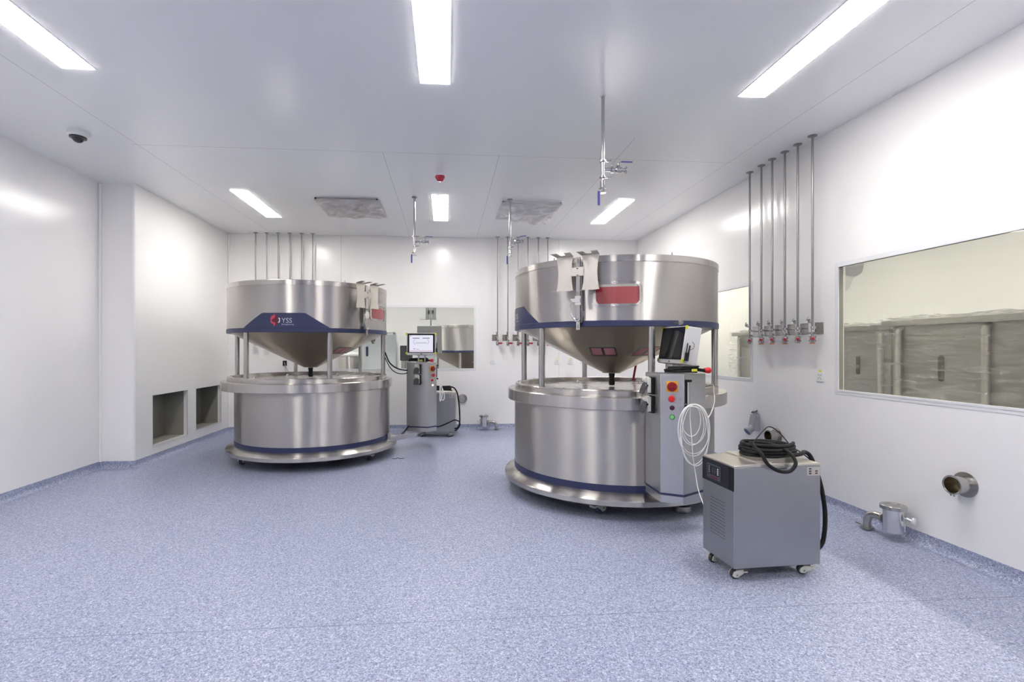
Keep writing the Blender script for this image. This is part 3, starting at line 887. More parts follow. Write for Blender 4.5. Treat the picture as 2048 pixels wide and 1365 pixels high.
def machine(label, loc, rotz, offset, full=True, dz=0.0, brk_dz=0.0, rack=-37):
    """two-storey round stainless machine. Lower axis at the origin, upper axis shifted by offset (local)."""
    t = thing('mixing_machine', label, 'machine', loc, rotz, 'round stainless steel machines')
    ox, oy = offset
    sg = 96
    z0 = dz
    m = MB(); m.lathe([(0.70, 0.16), (0.96, 0.135), (1.012, 0.122), (1.02, 0.128), (1.02, 0.166), (1.014, 0.173), (0.927, 0.211), (0.70, 0.212)], sg)
    m.build('base_ring', M['ring'], t)
    m = MB(); m.lathe([(0.925, 0.262), (0.925, 0.862 + z0)], sg, caps=False)
    m.build('lower_drum', M['drum'], t)
    m = MB(); m.lathe([(0.924, 0.205), (0.9275, 0.205), (0.9275, 0.266), (0.924, 0.266)], sg, closed=True)
    m.build('blue_stripe', M['navy'], t)
    m = MB(); m.lathe([(0.80, 0.859), (1.020, 0.857), (1.0256, 0.862), (1.0256, 0.955), (1.020, 0.960), (0.954, 0.9605), (0.954, 1.004), (0.948, 1.012), (0.899, 1.012), (0.895, 1.006), (0.895, 0.962), (0.80, 0.962)], sg, c=(ox, oy, z0), caps=False)
    collar = m.build('collar', M['ring'], t)
    m = MB(); m.lathe([(0.897, 0.955), (0.897, 0.966), (0.60, 0.968), (0.30, 0.972), (0.0001, 0.974)], 64, c=(ox, oy, z0), caps=False)
    deck = m.build('deck', M['deck'], t)
    kn = None
    for k in range(6 if full else 0):
        p = azv(60 * k + 12, 0.66, 0.967 + z0)
        if kn is None:
            m = MB(); m.lathe([(0.026, 0), (0.026, 0.004), (0.015, 0.006), (0.012, 0.018), (0.017, 0.021), (0.016, 0.027), (0.0001, 0.029)], 14)
            kn = m.build('deck_knob', M['pipe'], deck); q = kn
        else:
            q = kn.copy(); COL.objects.link(q)
        q.location = (ox + p[0], oy + p[1], p[2])
    bo = None
    for k in range(12 if full else 0):
        p = azv(30 * k + 13, 0.925, 1.012 + z0)
        if bo is None:
            m = MB(); m.lathe([(0.009, -0.004), (0.009, 0.003), (0.004, 0.006)], 8)
            bo = m.build('bolt', M['pipe'], collar); q = bo
        else:
            q = bo.copy(); COL.objects.link(q)
        q.location = (ox + p[0], oy + p[1], p[2])
    for k in range(6):
        a = -2.2 + 60 * k
        p = azv(a, 0.923, 0)
        m = MB(); m.cyl((ox + p[0], oy + p[1], 1.008 + z0), (ox + p[0], oy + p[1], 1.545 + z0), 0.0275, 24)
        m.build('column', M['pipe_dull'], t)
    m = MB(); m.lathe([(0.86, 1.530), (0.954, 1.525), (0.959, 1.528), (0.959, 1.570), (0.955, 1.575), (0.945, 1.576)], sg, c=(ox, oy, z0), caps=False)
    m.build('blue_band', M['navy'], t)
    m = MB(); m.lathe([(0.952, 1.570), (0.952, 2.046)], sg, c=(ox, oy, z0), caps=False)
    m.build('upper_drum', M['drum'], t)
    m = MB(); m.lathe([(0.948, 2.046), (0.957, 2.047), (0.957, 2.098), (0.952, 2.101), (0.93, 2.101), (0.93, 2.06), (0.6, 2.075), (0.0001, 2.08)], sg, c=(ox, oy, z0), caps=False)
    rim = m.build('rim', M['ring'], t)
    for k in range(6):
        p = azv(60 * k + 8, 0.945, 2.10 + z0)
        m = MB(); m.cyl((ox + p[0], oy + p[1], p[2]), (ox + p[0], oy + p[1], p[2] + 0.022), 0.004, 6)
        m.build('pin', M['steel_dark'], rim)
    K = (0.92 - 0.09) / (1.53 - 1.112)
    cr = lambda z: 0.09 + (z - 1.112) * K
    m = MB(); m.lathe([(0.93, 1.536), (0.92, 1.530), (cr(1.35), 1.35), (cr(1.2), 1.2), (0.09, 1.112), (0.088, 1.106), (0.0001, 1.106)], sg, c=(ox, oy, z0), caps=False)
    m.build('hopper', M['cone'], t)
    m = MB(); m.lathe([(0.030, 1.106), (0.030, 1.09), (0.026, 1.06), (0.026, 1.03), (0.030, 1.028), (0.030, 1.0), (0.024, 0.985), (0.0001, 0.985)], 20, c=(ox, oy, z0), caps=False)
    m.build('outlet_valve', M['black'], t)
    # two double-pane windows low on the hopper
    sl = Vector((1, 1 / K)).normalized()      # up the slope (r, z)
    for az in (-30, 14):
        def fn(s, q, o, az=az):
            zc = 1.325
            r = cr(zc) + q * sl.x; z = zc + q * sl.y
            a = R_(az) + s / max(r, 0.05)
            rn, zn = sl.y, -sl.x
            r += rn * o; z += zn * o
            return (ox + r * math.cos(a), oy + r * math.sin(a), z + z0)
        m = MB()
        m.slab(rrect(-0.118, 0.118, -0.088, 0.088, 0.014), fn, -0.002, 0.008, 0, rrect(-0.104, 0.104, -0.072, 0.072, 0.005))
        m.slab(rrect(-0.011, 0.011, -0.07, 0.07, 0.003), fn, -0.002, 0.007)
        fr = m.build('hopper_window', M['steel_dark'], t)
        for s in (-1, 1):
            m = MB(); x0 = 0.0555 * s
            m.slab(rrect(x0 - 0.045, x0 + 0.045, -0.066, 0.066, 0.004), fn, 0.0, 0.006)
            m.build('pane', M['pink_film'], fr)
    def cy(s, z, o): return (ox + (0.952 + o) * math.cos(R_(-19.1) + s / 0.952), oy + (0.952 + o) * math.sin(R_(-19.1) + s / 0.952), z + z0)
    m = MB()
    m.slab(rrect(-0.192, 0.192, 1.686, 1.889, 0.055, 6, 8), cy, -0.002, 0.010, 0, rrect(-0.168, 0.168, 1.708, 1.866, 0.035, 6, 8))
    for s, z in [(-0.15, 1.698), (0.0, 1.697), (0.15, 1.698), (-0.15, 1.878), (0.0, 1.878), (0.15, 1.878), (-0.181, 1.79), (0.181, 1.79)]:
        p = cy(s, z, 0.010); n = Vector((p[0] - ox, p[1] - oy, 0)).normalized()
        m.cyl(p, tuple(Vector(p) + n * 0.003), 0.006, 10, 1)
    sf = m.build('sight_window', [M['ring'], M['pipe']], t)
    ss = [-0.168 + 0.336 * k / 20 for k in range(21)]
    m = MB(); m.strip(ss, [1.708] * 21, [1.845] * 21, cy, 0.0005, 0.003, 0); m.strip(ss, [1.845] * 21, [1.866] * 21, cy, 0.0005, 0.0025, 1)
    m.strip(ss[:4], [1.805] * 4, [1.835] * 4, cy, 0.003, 0.0036, 2)
    m.build('pane', [M['red_film'], M['wrap_post'], M['red_dark']], sf)
    bracket(t, rack, ox, oy, brk_dz) if dz == 0 else None
    if full:
        brand(t, 0.953, -92.3, 29.9, ox, oy)
        for k, a in enumerate((-28, 75, 150, 215)):
            p = azv(a, 0.84, 0.135)
            caster(t, p, R_(a + (150 if k == 0 else 40)), 1.5, 'tyre_blue', 0.135)
    # locking rod with knob by the band, and a vibrator under the band
    m = MB(); p = azv(8, 0.955, 1.552 + z0); q = azv(8, 1.05, 1.552 + z0)
    m.cyl((ox + p[0], oy + p[1], p[2]), (ox + q[0], oy + q[1], q[2]), 0.006, 8)
    m.at(T(ox + q[0], oy + q[1], q[2]) @ RZ(R_(8)) @ RY(PI / 2)).lathe([(0.010, -0.012), (0.018, -0.010), (0.018, 0.004), (0.010, 0.008), (0.014, 0.012), (0.014, 0.02), (0.0001, 0.022)], 12)
    m.build('locking_rod', M['steel_dark'], t)
    m = MB(); p = azv(21, 0.80, 1.46 + z0)
    m.at(T(ox + p[0], oy + p[1], p[2]) @ RZ(R_(100)))
    m.box((-0.07, -0.03, -0.02), (0.05, 0.03, 0.035)); m.cyl((-0.05, 0, -0.05), (-0.05, 0, 0.0), 0.02, 12); m.cyl((-0.005, 0, -0.05), (-0.005, 0, 0), 0.018, 12)
    m.cyl((0.03, 0, -0.045), (0.03, 0, 0), 0.016, 12); m.ball((0.085, 0, -0.022), 0.018, 10, 6)
    m.build('vibrator', M['steel_dark'], t, bevel=0.003)
    return t

def local(root, p):
    """world xy -> machine-local xy"""
    c, s = math.cos(-root.rotation_euler[2]), math.sin(-root.rotation_euler[2])
    x, y = p[0] - root.location[0], p[1] - root.location[1]
    return (c * x - s * y, s * x + c * y)

OFF = (-0.075, 0.050)
M1 = machine('round steel machine with funnel hopper and lit monitor, full navy logo panel facing the room', (-1.662, 6.387, 0), 0.0, OFF)
M2 = machine('nearer round steel machine with funnel hopper, dark tilted monitor and coiled white tubing', (1.587, 4.668, 0), R_(-87.2), OFF)
M3 = machine('round steel machine in the next room, seen through the window in the back wall', (0.50, 10.99, 0), R_(-40), OFF, full=False, dz=-0.27)
m = MB()
Xb = T(0.50, 10.99, 0) @ T(0, 0, 0)
# taller bag-holder post of the machine next door
m3 = MB(); m3.box((-0.83, -1.02, 1.25), (-0.80, -0.99, 2.22))
p3 = m3.build('holder_post', M['grey_cab'], M3); p3.rotation_euler = (0, 0, R_(40))
m3 = MB()
for x in (-0.905, -0.775):
    for k in range(8):
        z = 1.93 + 0.28 * k / 8; zz = 1.93 + 0.28 * (k + 1) / 8
        f0 = 0.047 - 0.010 * math.sin(PI * k / 8); f1 = 0.047 - 0.010 * math.sin(PI * (k + 1) / 8)
        m3.add([(x - f0 + 0.025, -1.03, z), (x + f0 + 0.025, -1.03, z), (x + f1 + 0.025, -1.03, zz), (x - f1 + 0.025, -1.03, zz),
                (x - f0 + 0.025, -1.026, z), (x + f0 + 0.025, -1.026, z), (x + f1 + 0.025, -1.026, zz), (x - f1 + 0.025, -1.026, zz)],
               [(0, 1, 2, 3), (7, 6, 5, 4), (0, 3, 7, 4), (1, 5, 6, 2)])
m3.box((-0.87, -1.03, 2.04), (-0.76, -1.026, 2.12)); m3.box((-1.03, -1.10, 1.925), (-0.85, -1.026, 1.93)); m3.box((-0.80, -1.10, 1.925), (-0.70, -1.026, 1.93))
p3 = m3.build('holder_plate', M['grey_cab'], M3); p3.rotation_euler = (0, 0, R_(40))

# control cabinets (on hinged arms), heading of the button face in world coordinates
def place_cabinet(root, corner_w, second_w, mon_w, lit):
    A = local(root, corner_w); B = local(root, second_w)
    h = math.atan2(B[1] - A[1], B[0] - A[0])
    mx = local(root, mon_w[:2])
    return cabinet(root, None, 0.167, 0.285, h, A, lit, (mx[0], mx[1], mon_w[2], mon_w[3] - root.rotation_euler[2], mon_w[4], lit))
place_cabinet(M1, (-0.250, 6.517), (-0.133, 6.621), (-0.327, 6.382, 1.255, R_(-4.5), 1, ), True)
place_cabinet(M2, (1.5375, 3.423), (1.673, 3.345), (1.712, 3.665, 1.226, R_(-88.2), 9), False)
# hinged arms tying the cabinets to the machine body
def arm(root, pts, z0, z1):
    m = MB()
    for a, b in zip(pts, pts[1:]):
        a, b = local(root, a), local(root, b)
        d = Vector((b[0] - a[0], b[1] - a[1], 0)); n = Vector((-d.y, d.x, 0)).normalized() * 0.012
        m.prism([(a[0] - n.x, a[1] - n.y), (b[0] - n.x, b[1] - n.y), (b[0] + n.x, b[1] + n.y), (a[0] + n.x, a[1] + n.y)], z0, z1)
    h = local(root, pts[0])
    m.cyl((h[0], h[1], z0 - 0.01), (h[0], h[1], z1 + 0.075), 0.014, 14)
    m.box((h[0] - 0.016, h[1] - 0.016, z0), (h[0] + 0.016, h[1] + 0.016, z1 + 0.05))
    m.build('hinge_arm', M['pipe_dull'], root, bevel=0.002)
arm(M1, [(-0.722, 6.24), (-0.56, 6.42), (-0.40, 6.60)], 0.17, 0.235)
arm(M2, [(1.565, 3.765), (1.56, 3.62)], 0.245, 0.31)
mb = MB(); p = local(M2, (1.946, 3.93)); mb.lathe([(0.060, 0.0), (0.075, 0.008), (0.075, 0.05), (0.055, 0.06), (0.055, 0.145)], 28, c=(p[0], p[1], 0)); mb.build('levelling_foot', M['pipe_dull'], M2)
mb = MB(); mb.cyl((*local(M2, (2.125, 5.452)), 0.98), (*local(M2, (2.165, 5.449)), 1.20), 0.012, 10); mb.build('red_hose', M['red_valve'], M2)

# ------------------------------------------------------------------ chillers
def chiller(label, loc, rotz):
    """local frame: short control face on x=0 looking -x, long side face on y=0 looking -y"""
    t = thing('chiller', label, 'chiller', loc, rotz, 'steel chillers on casters')
    D, W = 0.55, 0.315
    m = MB()
    m.box((0, 0, 0.075), (D, W, 0.660))
    b = m.build('body', M['chill'], t, bevel=0.004)
    m = MB()
    m.add([(0, 0, 0.660), (D, 0, 0.660), (D, W, 0.660), (0, W, 0.660), (0, 0, 0.668), (0.10, 0, 0.676), (0.10, W, 0.676), (0, W, 0.668), (0.15, 0, 0.6785), (0.15, W, 0.6785), (D, 0, 0.672), (D, W, 0.672)],
          [(0, 3, 2, 1), (4, 5, 6, 7), (5, 8, 9, 6), (8, 10, 11, 9), (0, 1, 10, 8, 5, 4), (2, 3, 7, 6, 9, 11), (0, 4, 7, 3), (1, 2, 11, 10)])
    m.box((0.152, 0.004, 0.672), (0.24, W - 0.004, 0.688))
    m.build('lid', M['plate'], t, bevel=0.002)
    m = MB(); m.box((-0.003, 0.0, 0.522), (0.0, W, 0.658), 0); m.box((-0.0045, 0.042, 0.526), (-0.003, W - 0.035, 0.654), 1)
    cp = m.build('control_panel', [M['black'], M['panelgrey']], t)
    m = MB()
    f = lambda y, z, o: (-0.0045 - o, y, z)
    m.slab(rrect(0.115, 0.255, 0.545, 0.635, 0.006), f, 0, 0.005, 0)
    m.slab(rrect(0.127, 0.243, 0.572, 0.627, 0.004), f, 0.005, 0.006, 1)
    for i, z in enumerate((0.617, 0.606, 0.595, 0.584)):
        m.box((-0.0118, 0.133, z - 0.003), (-0.0105, 0.146, z + 0.003), 2); m.box((-0.0118, 0.222, z - 0.003), (-0.0105, 0.232, z + 0.003), 3)
    m.box((-0.0108, 0.162, 0.582), (-0.0105, 0.176, 0.618), 0); m.box((-0.0108, 0.186, 0.582), (-0.0105, 0.200, 0.618), 0)
    m.box((-0.0102, 0.150, 0.551), (-0.0095, 0.215, 0.562), 4)
    m.build('display', [M['bezelgrey'], M['lcd'], M['white_pl'], M['grey_cab'], M['logo_dark']], cp)
    m = MB()
    for i in range(13):
        for j in range(12):
            m.at(T(-0.0006, 0.088 + i * 0.0118, 0.215 + j * 0.0195) @ RY(-PI / 2)).lathe([(0.0027, -0.002), (0.0027, 0.0)], 6)
    m.build('vent_holes', M['hole'], t)
    m = MB(); m.box((D - 0.088, -0.001, 0.600), (D - 0.004, 0, 0.650), 0)
    for x, z in ((-0.076, 0.640), (-0.076, 0.626), (-0.076, 0.613), (-0.035, 0.626), (-0.035, 0.613)):
        m.box((D + x, -0.0014, z - 0.004), (D + x + 0.016, -0.001, z + 0.004), 1)
    m.build('terminal_plate', [M['plate'], M['slot']], t)
    for x, y, r in ((0.055, 0.045, 2.6), (0.055, W - 0.045, 2.9), (D - 0.06, 0.045, 2.4), (D - 0.06, W - 0.045, 2.8)):
        caster(t, (x, y, 0.075), r + 0.5, 1.0)
    return t
CH2 = chiller('grey steel chiller box on ivory casters with a black control panel, nearest the camera', (1.651, 2.703, 0), R_(2.8))
CH1 = chiller('grey steel chiller box by the back wall, behind the cabinet with the lit monitor', (-0.418, 7.505, 0), R_(-4.4))

# coils of hose and cable lying on them
def coil(mb, c, rx, ry, n, r, z, dz, mi=0, seed=1, wob=0.012):
    rnd = random.Random(seed)
    pts = []
    for k in range(n * 14):
        a = 2 * PI * k / 14
        q = 1 - 0.10 * rnd.random()
        pts.append((c[0] + (rx * q + rnd.uniform(-wob, wob)) * math.cos(a), c[1] + (ry * q + rnd.uniform(-wob, wob)) * math.sin(a), z + dz * (k / 14) + rnd.uniform(0, r * 0.5)))
    mb.tube(pts, r, 8, mi, 3)
    return pts[-1]
cb = MB()
c0 = (1.97, 2.875)
coil(cb, c0, 0.165, 0.125, 3, 0.0105, 0.692, 0.019, seed=3)
coil(cb, (c0[0] - 0.005, c0[1] + 0.005), 0.155, 0.118, 3, 0.0105, 0.716, 0.018, seed=5)
cb.tube([(1.83, 2.80, 0.775), (1.812, 2.75, 0.765), (1.815, 2.70, 0.740), (1.845, 2.685, 0.680), (1.915, 2.683, 0.640), (1.985, 2.690, 0.640), (2.020, 2.695, 0.690), (2.000, 2.75, 0.748), (1.93, 2.82, 0.775), (1.84, 2.86, 0.77)], 0.0105, 10, 0, 6)
cb.tube([(2.09, 2.80, 0.705), (2.15, 2.82, 0.708), (2.19, 2.85, 0.712), (2.225, 2.845, 0.69), (2.255, 2.83, 0.60), (2.285, 2.82, 0.47), (2.295, 2.81, 0.33), (2.275, 2.80, 0.19), (2.235, 2.80, 0.13), (2.212, 2.80, 0.115)], 0.0125, 10, 0, 6)
tag(cb.build('hose', M['rubber']), 'thick black hose coiled on the chiller with the control panel, hanging down its far end', 'hose')
cb = MB()
cb.tube([(1.84, 2.84, 0.76), (1.90, 2.88, 0.79), (2.00, 2.95, 0.832), (2.05, 2.97, 0.850), (2.085, 2.94, 0.825), (2.115, 2.88, 0.755), (2.06, 2.84, 0.742), (2.0, 2.83, 0.752), (1.94, 2.83, 0.775), (1.86, 2.82, 0.785)], 0.0035, 6, 0, 6)
cb.tube([(1.90, 2.83, 0.78), (2.0, 2.84, 0.775), (2.08, 2.85, 0.752), (2.16, 2.87, 0.72), (2.20, 2.86, 0.692), (2.23, 2.84, 0.66)], 0.0035, 6, 0, 6)
tag(cb.build('cable', M['rubber']), 'thin black cable looping above the thick hose coiled on the nearest chiller', 'cable')
cb = MB()
coil(cb, (-0.14, 7.60), 0.22, 0.085, 3, 0.009, 0.692, 0.018, seed=8)
coil(cb, (-0.13, 7.60), 0.20, 0.08, 2, 0.009, 0.735, 0.016, seed=9)
cb.tube([(0.06, 7.60, 0.755), (0.12, 7.56, 0.735), (0.165, 7.50, 0.66), (0.19, 7.46, 0.50), (0.20, 7.44, 0.32), (0.195, 7.43, 0.20), (0.16, 7.43, 0.14), (0.128, 7.46, 0.13)], 0.011, 8, 0, 6)
cb.tube([(-0.37, 7.44, 0.42), (-0.36, 7.43, 0.36), (-0.32, 7.42, 0.27), (-0.24, 7.41, 0.19), (-0.12, 7.41, 0.17), (0.02, 7.41, 0.22), (0.12, 7.41, 0.265), (0.19, 7.41, 0.24), (0.20, 7.42, 0.18), (0.15, 7.44, 0.11), (0.128, 7.46, 0.10)], 0.009, 8, 0, 6)
cb.tube([(-0.30, 7.60, 0.755), (-0.26, 7.56, 0.80), (-0.20, 7.52, 0.815), (-0.14, 7.54, 0.77), (-0.08, 7.56, 0.745)], 0.004, 6, 0, 6)
tag(cb.build('hose', M['rubber']), 'black hoses coiled on the chiller by the back wall, looping down its front', 'hose')

# cables on the control cabinets
def plug_coil(c, zt, rot, label, seed):
    t = thing('power_cable', label, 'cable', (c[0], c[1], zt), rot)
    b = MB()
    coil(b, (0, 0), 0.135, 0.055, 2, 0.0065, 0.008, 0.013, seed=seed, wob=0.006)
    coil(b, (0.01, 0.0), 0.125, 0.06, 2, 0.0065, 0.032, 0.010, seed=seed + 1, wob=0.006)
    b.tube([(0.10, -0.05, 0.03), (0.14, -0.045, 0.025), (0.17, -0.04, 0.022)], 0.012, 8)
    b.build('cord', M['rubber'], t)
    b = MB(); b.at(T(0.165, -0.040, 0.023) @ RY(PI / 2)); b.lathe([(0.016, 0), (0.019, 0.01), (0.019, 0.028), (0.022, 0.03), (0.022, 0.045), (0.018, 0.047)], 16, 0)
    b.build('red_plug', M['red_bright'], t)
    b = MB(); b.box((0.03, -0.075, 0.018), (0.075, -0.0715, 0.036)); b.build('tag', M['yellow_tag'], t)
    return t
plug_coil((1.70, 3.436), 1.1655, R_(12), 'black power cable with red plug coiled under the dark tilted monitor', 21)
plug_coil((-0.375, 6.54), 1.1655, R_(-8), 'black power cable with red plug coiled under the lit monitor', 31)
cb = MB()
cb.tube([(-0.79, 6.40, 1.30), (-0.74, 6.43, 1.17), (-0.66, 6.52, 1.09), (-0.57, 6.60, 1.06), (-0.485, 6.64, 1.055)], 0.009, 8, 0, 6)
cb.tube([(-0.79, 6.40, 1.23), (-0.73, 6.44, 1.10), (-0.66, 6.51, 1.03), (-0.57, 6.59, 1.01), (-0.485, 6.64, 1.03)], 0.006, 8, 0, 6)
tag(cb.build('cable', M['rubber']), 'pair of black cables sagging from a machine column to the cabinet with the lit monitor', 'cable')
cb = MB()
cb.tube([(-0.585, 6.46, 0.225), (-0.545, 6.53, 0.26), (-0.488, 6.635, 0.335)], 0.010, 8, 0, 5)
tag(cb.build('cable', M['rubber']), 'short black cable slanting near the floor beside the cabinet with the lit monitor', 'cable')
# white tubing
cb = MB()
cen = Vector((1.812, 3.485, 0.938))       # top of the coil, at the flow meter knob
ux = Vector((1.0, -0.05, 0)).normalized()
pts = []
loops = [(0.118, 0.200, 0.004), (0.110, 0.185, 0.0), (0.062, 0.108, -0.012), (0.076, 0.128, -0.012), (0.108, 0.172, 0.008), (0.122, 0.192, 0.0), (0.090, 0.250, 0.006)]
for i, (a, b_, dx) in enumerate(loops):
    nx = loops[(i + 1) % len(loops)]
    for k in range(16):
        an = PI / 2 - 2 * PI * k / 16
        f_ = k / 16
        A_, B_, dX = a + (nx[0] - a) * f_, b_ + (nx[1] - b_) * f_, dx + (nx[2] - dx) * f_
        p = cen + ux * (dX + A_ * math.cos(an)) + Vector((0, -0.004 * i, B_ * math.sin(an) - B_))
        pts.append(tuple(p))
pts += [(1.86, 3.45, 0.90), (1.93, 3.50, 0.80), (2.02, 3.58, 0.84), (2.16, 3.80, 0.93), (2.25, 4.0, 1.0), (2.30, 4.08, 1.035), (2.27, 4.18, 1.02)]
pre = [(1.615, 3.03, 0.235), (1.70, 3.20, 0.285), (1.78, 3.40, 0.355), (1.822, 3.462, 0.42), (1.80, 3.462, 0.56), (1.79, 3.462, 0.70), (1.782, 3.468, 0.85), (1.790, 3.475, 0.92)]
sq = lambda p: (p[0] * 0.9375, p[1] * 0.9375, 0.0844 + 0.9375 * p[2])
cb.tube([(1.69, 3.06, 0.22), (1.70, 3.12, 0.30), (1.702, 3.20, 0.39)] + [sq(p) for p in pre[3:] + pts[:-5]] + [(1.84, 3.36, 0.84), (1.93, 3.46, 0.86), (2.10, 3.70, 0.93), (2.24, 3.96, 1.0), (2.30, 4.08, 1.035), (2.27, 4.18, 1.02)], 0.0030, 6, 0, 3)
tag(cb.build('tube', M['white_tube']), 'thin white tubing coiled in wide loops below the dark tilted monitor, trailing down', 'tube')
cb = MB()
cb.tube([(-0.127, 6.68, 0.93), (-0.12, 6.656, 0.953), (-0.098, 6.628, 0.928), (-0.089, 6.6, 0.834), (-0.089, 6.591, 0.666), (-0.08, 6.591, 0.647), (-0.056, 6.609, 0.741), (-0.07, 6.619, 0.891), (-0.066, 6.619, 0.834), (-0.037, 6.619, 0.759), (-0.028, 6.619, 0.684), (-0.052, 6.619, 0.647), (-0.075, 6.619, 0.703), (-0.08, 6.619, 0.872)], 0.006, 6, 0, 6)
tag(cb.build('tube', M['white_tube']), 'white tubing hanging folded from the flow meter of the cabinet with the lit monitor', 'tube')

# ------------------------------------------------------------------ supply pipes on the walls
def supply_pipe(label, loc, rotz, group, cap=True):
    """pipe at the local origin, wall 0.09 m along +x"""
    t = thing('supply_pipe', label, 'pipe', loc, rotz, group)
    m = MB(); m.cyl((0, 0, 1.50), (0, 0, H), 0.0095, 14); m.build('pipe', M['supply'], t)
    m = MB(); m.lathe([(0.012, -0.016), (0.014, -0.006), (0.036, -0.005), (0.036, 0)], 20, c=(0, 0, H)); m.build('ceiling_flange', M['steel_dark'], t)
    m = MB(); m.box((0.084, -0.018, 1.474), (0.0895, 0.082, 1.578))
    for y, z in ((-0.010, 1.482), (0.074, 1.482), (-0.010, 1.570), (0.074, 1.570)):
        m.at(T(0.084, y, z) @ RY(-PI / 2)).lathe([(0.005, 0), (0.005, 0.002), (0.002, 0.003)], 8)
    m.at(Matrix.Identity(4)); m.build('wall_plate', M['pipe_dull'], t, bevel=0.001)
    m = MB(); m.cyl((0.086, 0.03, 1.53), (0.012, 0.004, 1.53), 0.006, 10); m.lathe([(0.010, 1.520), (0.016, 1.521), (0.016, 1.541), (0.010, 1.542)], 14)
    m.cbox((0.020, 0.006, 1.531), (0.016, 0.020, 0.020)); m.build('clamp_rod', M['pipe'], t)
    m = MB()
    m.lathe([(0.0095, 1.51), (0.012, 1.49), (0.024, 1.484), (0.024, 1.478), (0.011, 1.474), (0.011, 1.455), (0.021, 1.452), (0.023, 1.44), (0.023, 1.425), (0.018, 1.418), (0.011, 1.416), (0.011, 1.405), (0.020, 1.402), (0.020, 1.397), (0.010, 1.394)], 16)
    for a in (0.5, 2.1, 3.7, 5.2):
        for z in (1.481, 1.449, 1.416):
            m.cyl((0.025 * math.cos(a), 0.025 * math.sin(a), z - 0.010), (0.025 * math.cos(a), 0.025 * math.sin(a), z + 0.010), 0.0060, 7)
    m.tube([(-0.004, 0, 1.575), (-0.028, 0.010, 1.580), (-0.038, 0.016, 1.595)], 0.008, 8, 0, 3)
    m.at(T(-0.030, 0.012, 1.592) @ RY(-0.9)).lathe([(0.010, -0.012), (0.017, -0.010), (0.017, 0.002), (0.008, 0.004), (0.008, 0.016)], 14)
    m.at(Matrix.Identity(4)).cyl((-0.045, 0.0, 1.612), (-0.018, 0.03, 1.618), 0.006, 8)
    m.build('valve_body', M['valve'], t)
    m = MB(); d = Vector((-0.6, -0.8, 0))
    Z = Vector((0, 0, 1.433))
    m.tube([d * 0.018 + Z, d * 0.03 + Z, d * 0.036 + Z, d * 0.078 + Z, d * 0.090 + Z], [0.004, 0.006, 0.0135, 0.015, 0.010], 12)
    m.build('valve_handle', M['red_valve'], t)
    m = MB(); m.lathe([(0.024, 1.3885), (0.026, 1.390), (0.026, 1.394), (0.024, 1.3955)], 18); m.build('cap', M['orange'], t)
    return t
ORD = ['first', 'second', 'third', 'fourth', 'fifth', 'sixth']
PG = 'supply pipes with red valves'
yr = [4.03, 4.21, 4.38, 4.56, 4.725, 4.915]
PA = supply_pipe('steel supply pipe with red valve on the window wall, first from the large window', (3.175, yr[0], 0), 0, PG)
for i in range(1, 6):
    dup(PA, (3.175, yr[i], 0), 0, 'steel supply pipe with red valve on the window wall, %s from the large window' % ORD[i], PG, skip=('cap',) if i in (1, 5) else ())
for i, x in enumerate([0.844, 1.017, 1.191, 1.356, 1.530, 1.690]):
    dup(PA, (x, YB - 0.09, 0), R_(90), 'steel supply pipe with red valve on the back wall, %s from the light switch' % ORD[i], PG, skip=('cap',) if i == 0 else ())
for i, x in enumerate([-3.040, -2.868, -2.690, -2.510, -2.325, -2.150]):
    dup(PA, (x, YB - 0.09, 0), R_(90), 'steel supply pipe on the back wall above the navy logo machine, %s from the corner' % ORD[i], PG, skip=('cap',) if i in (0, 3) else ())

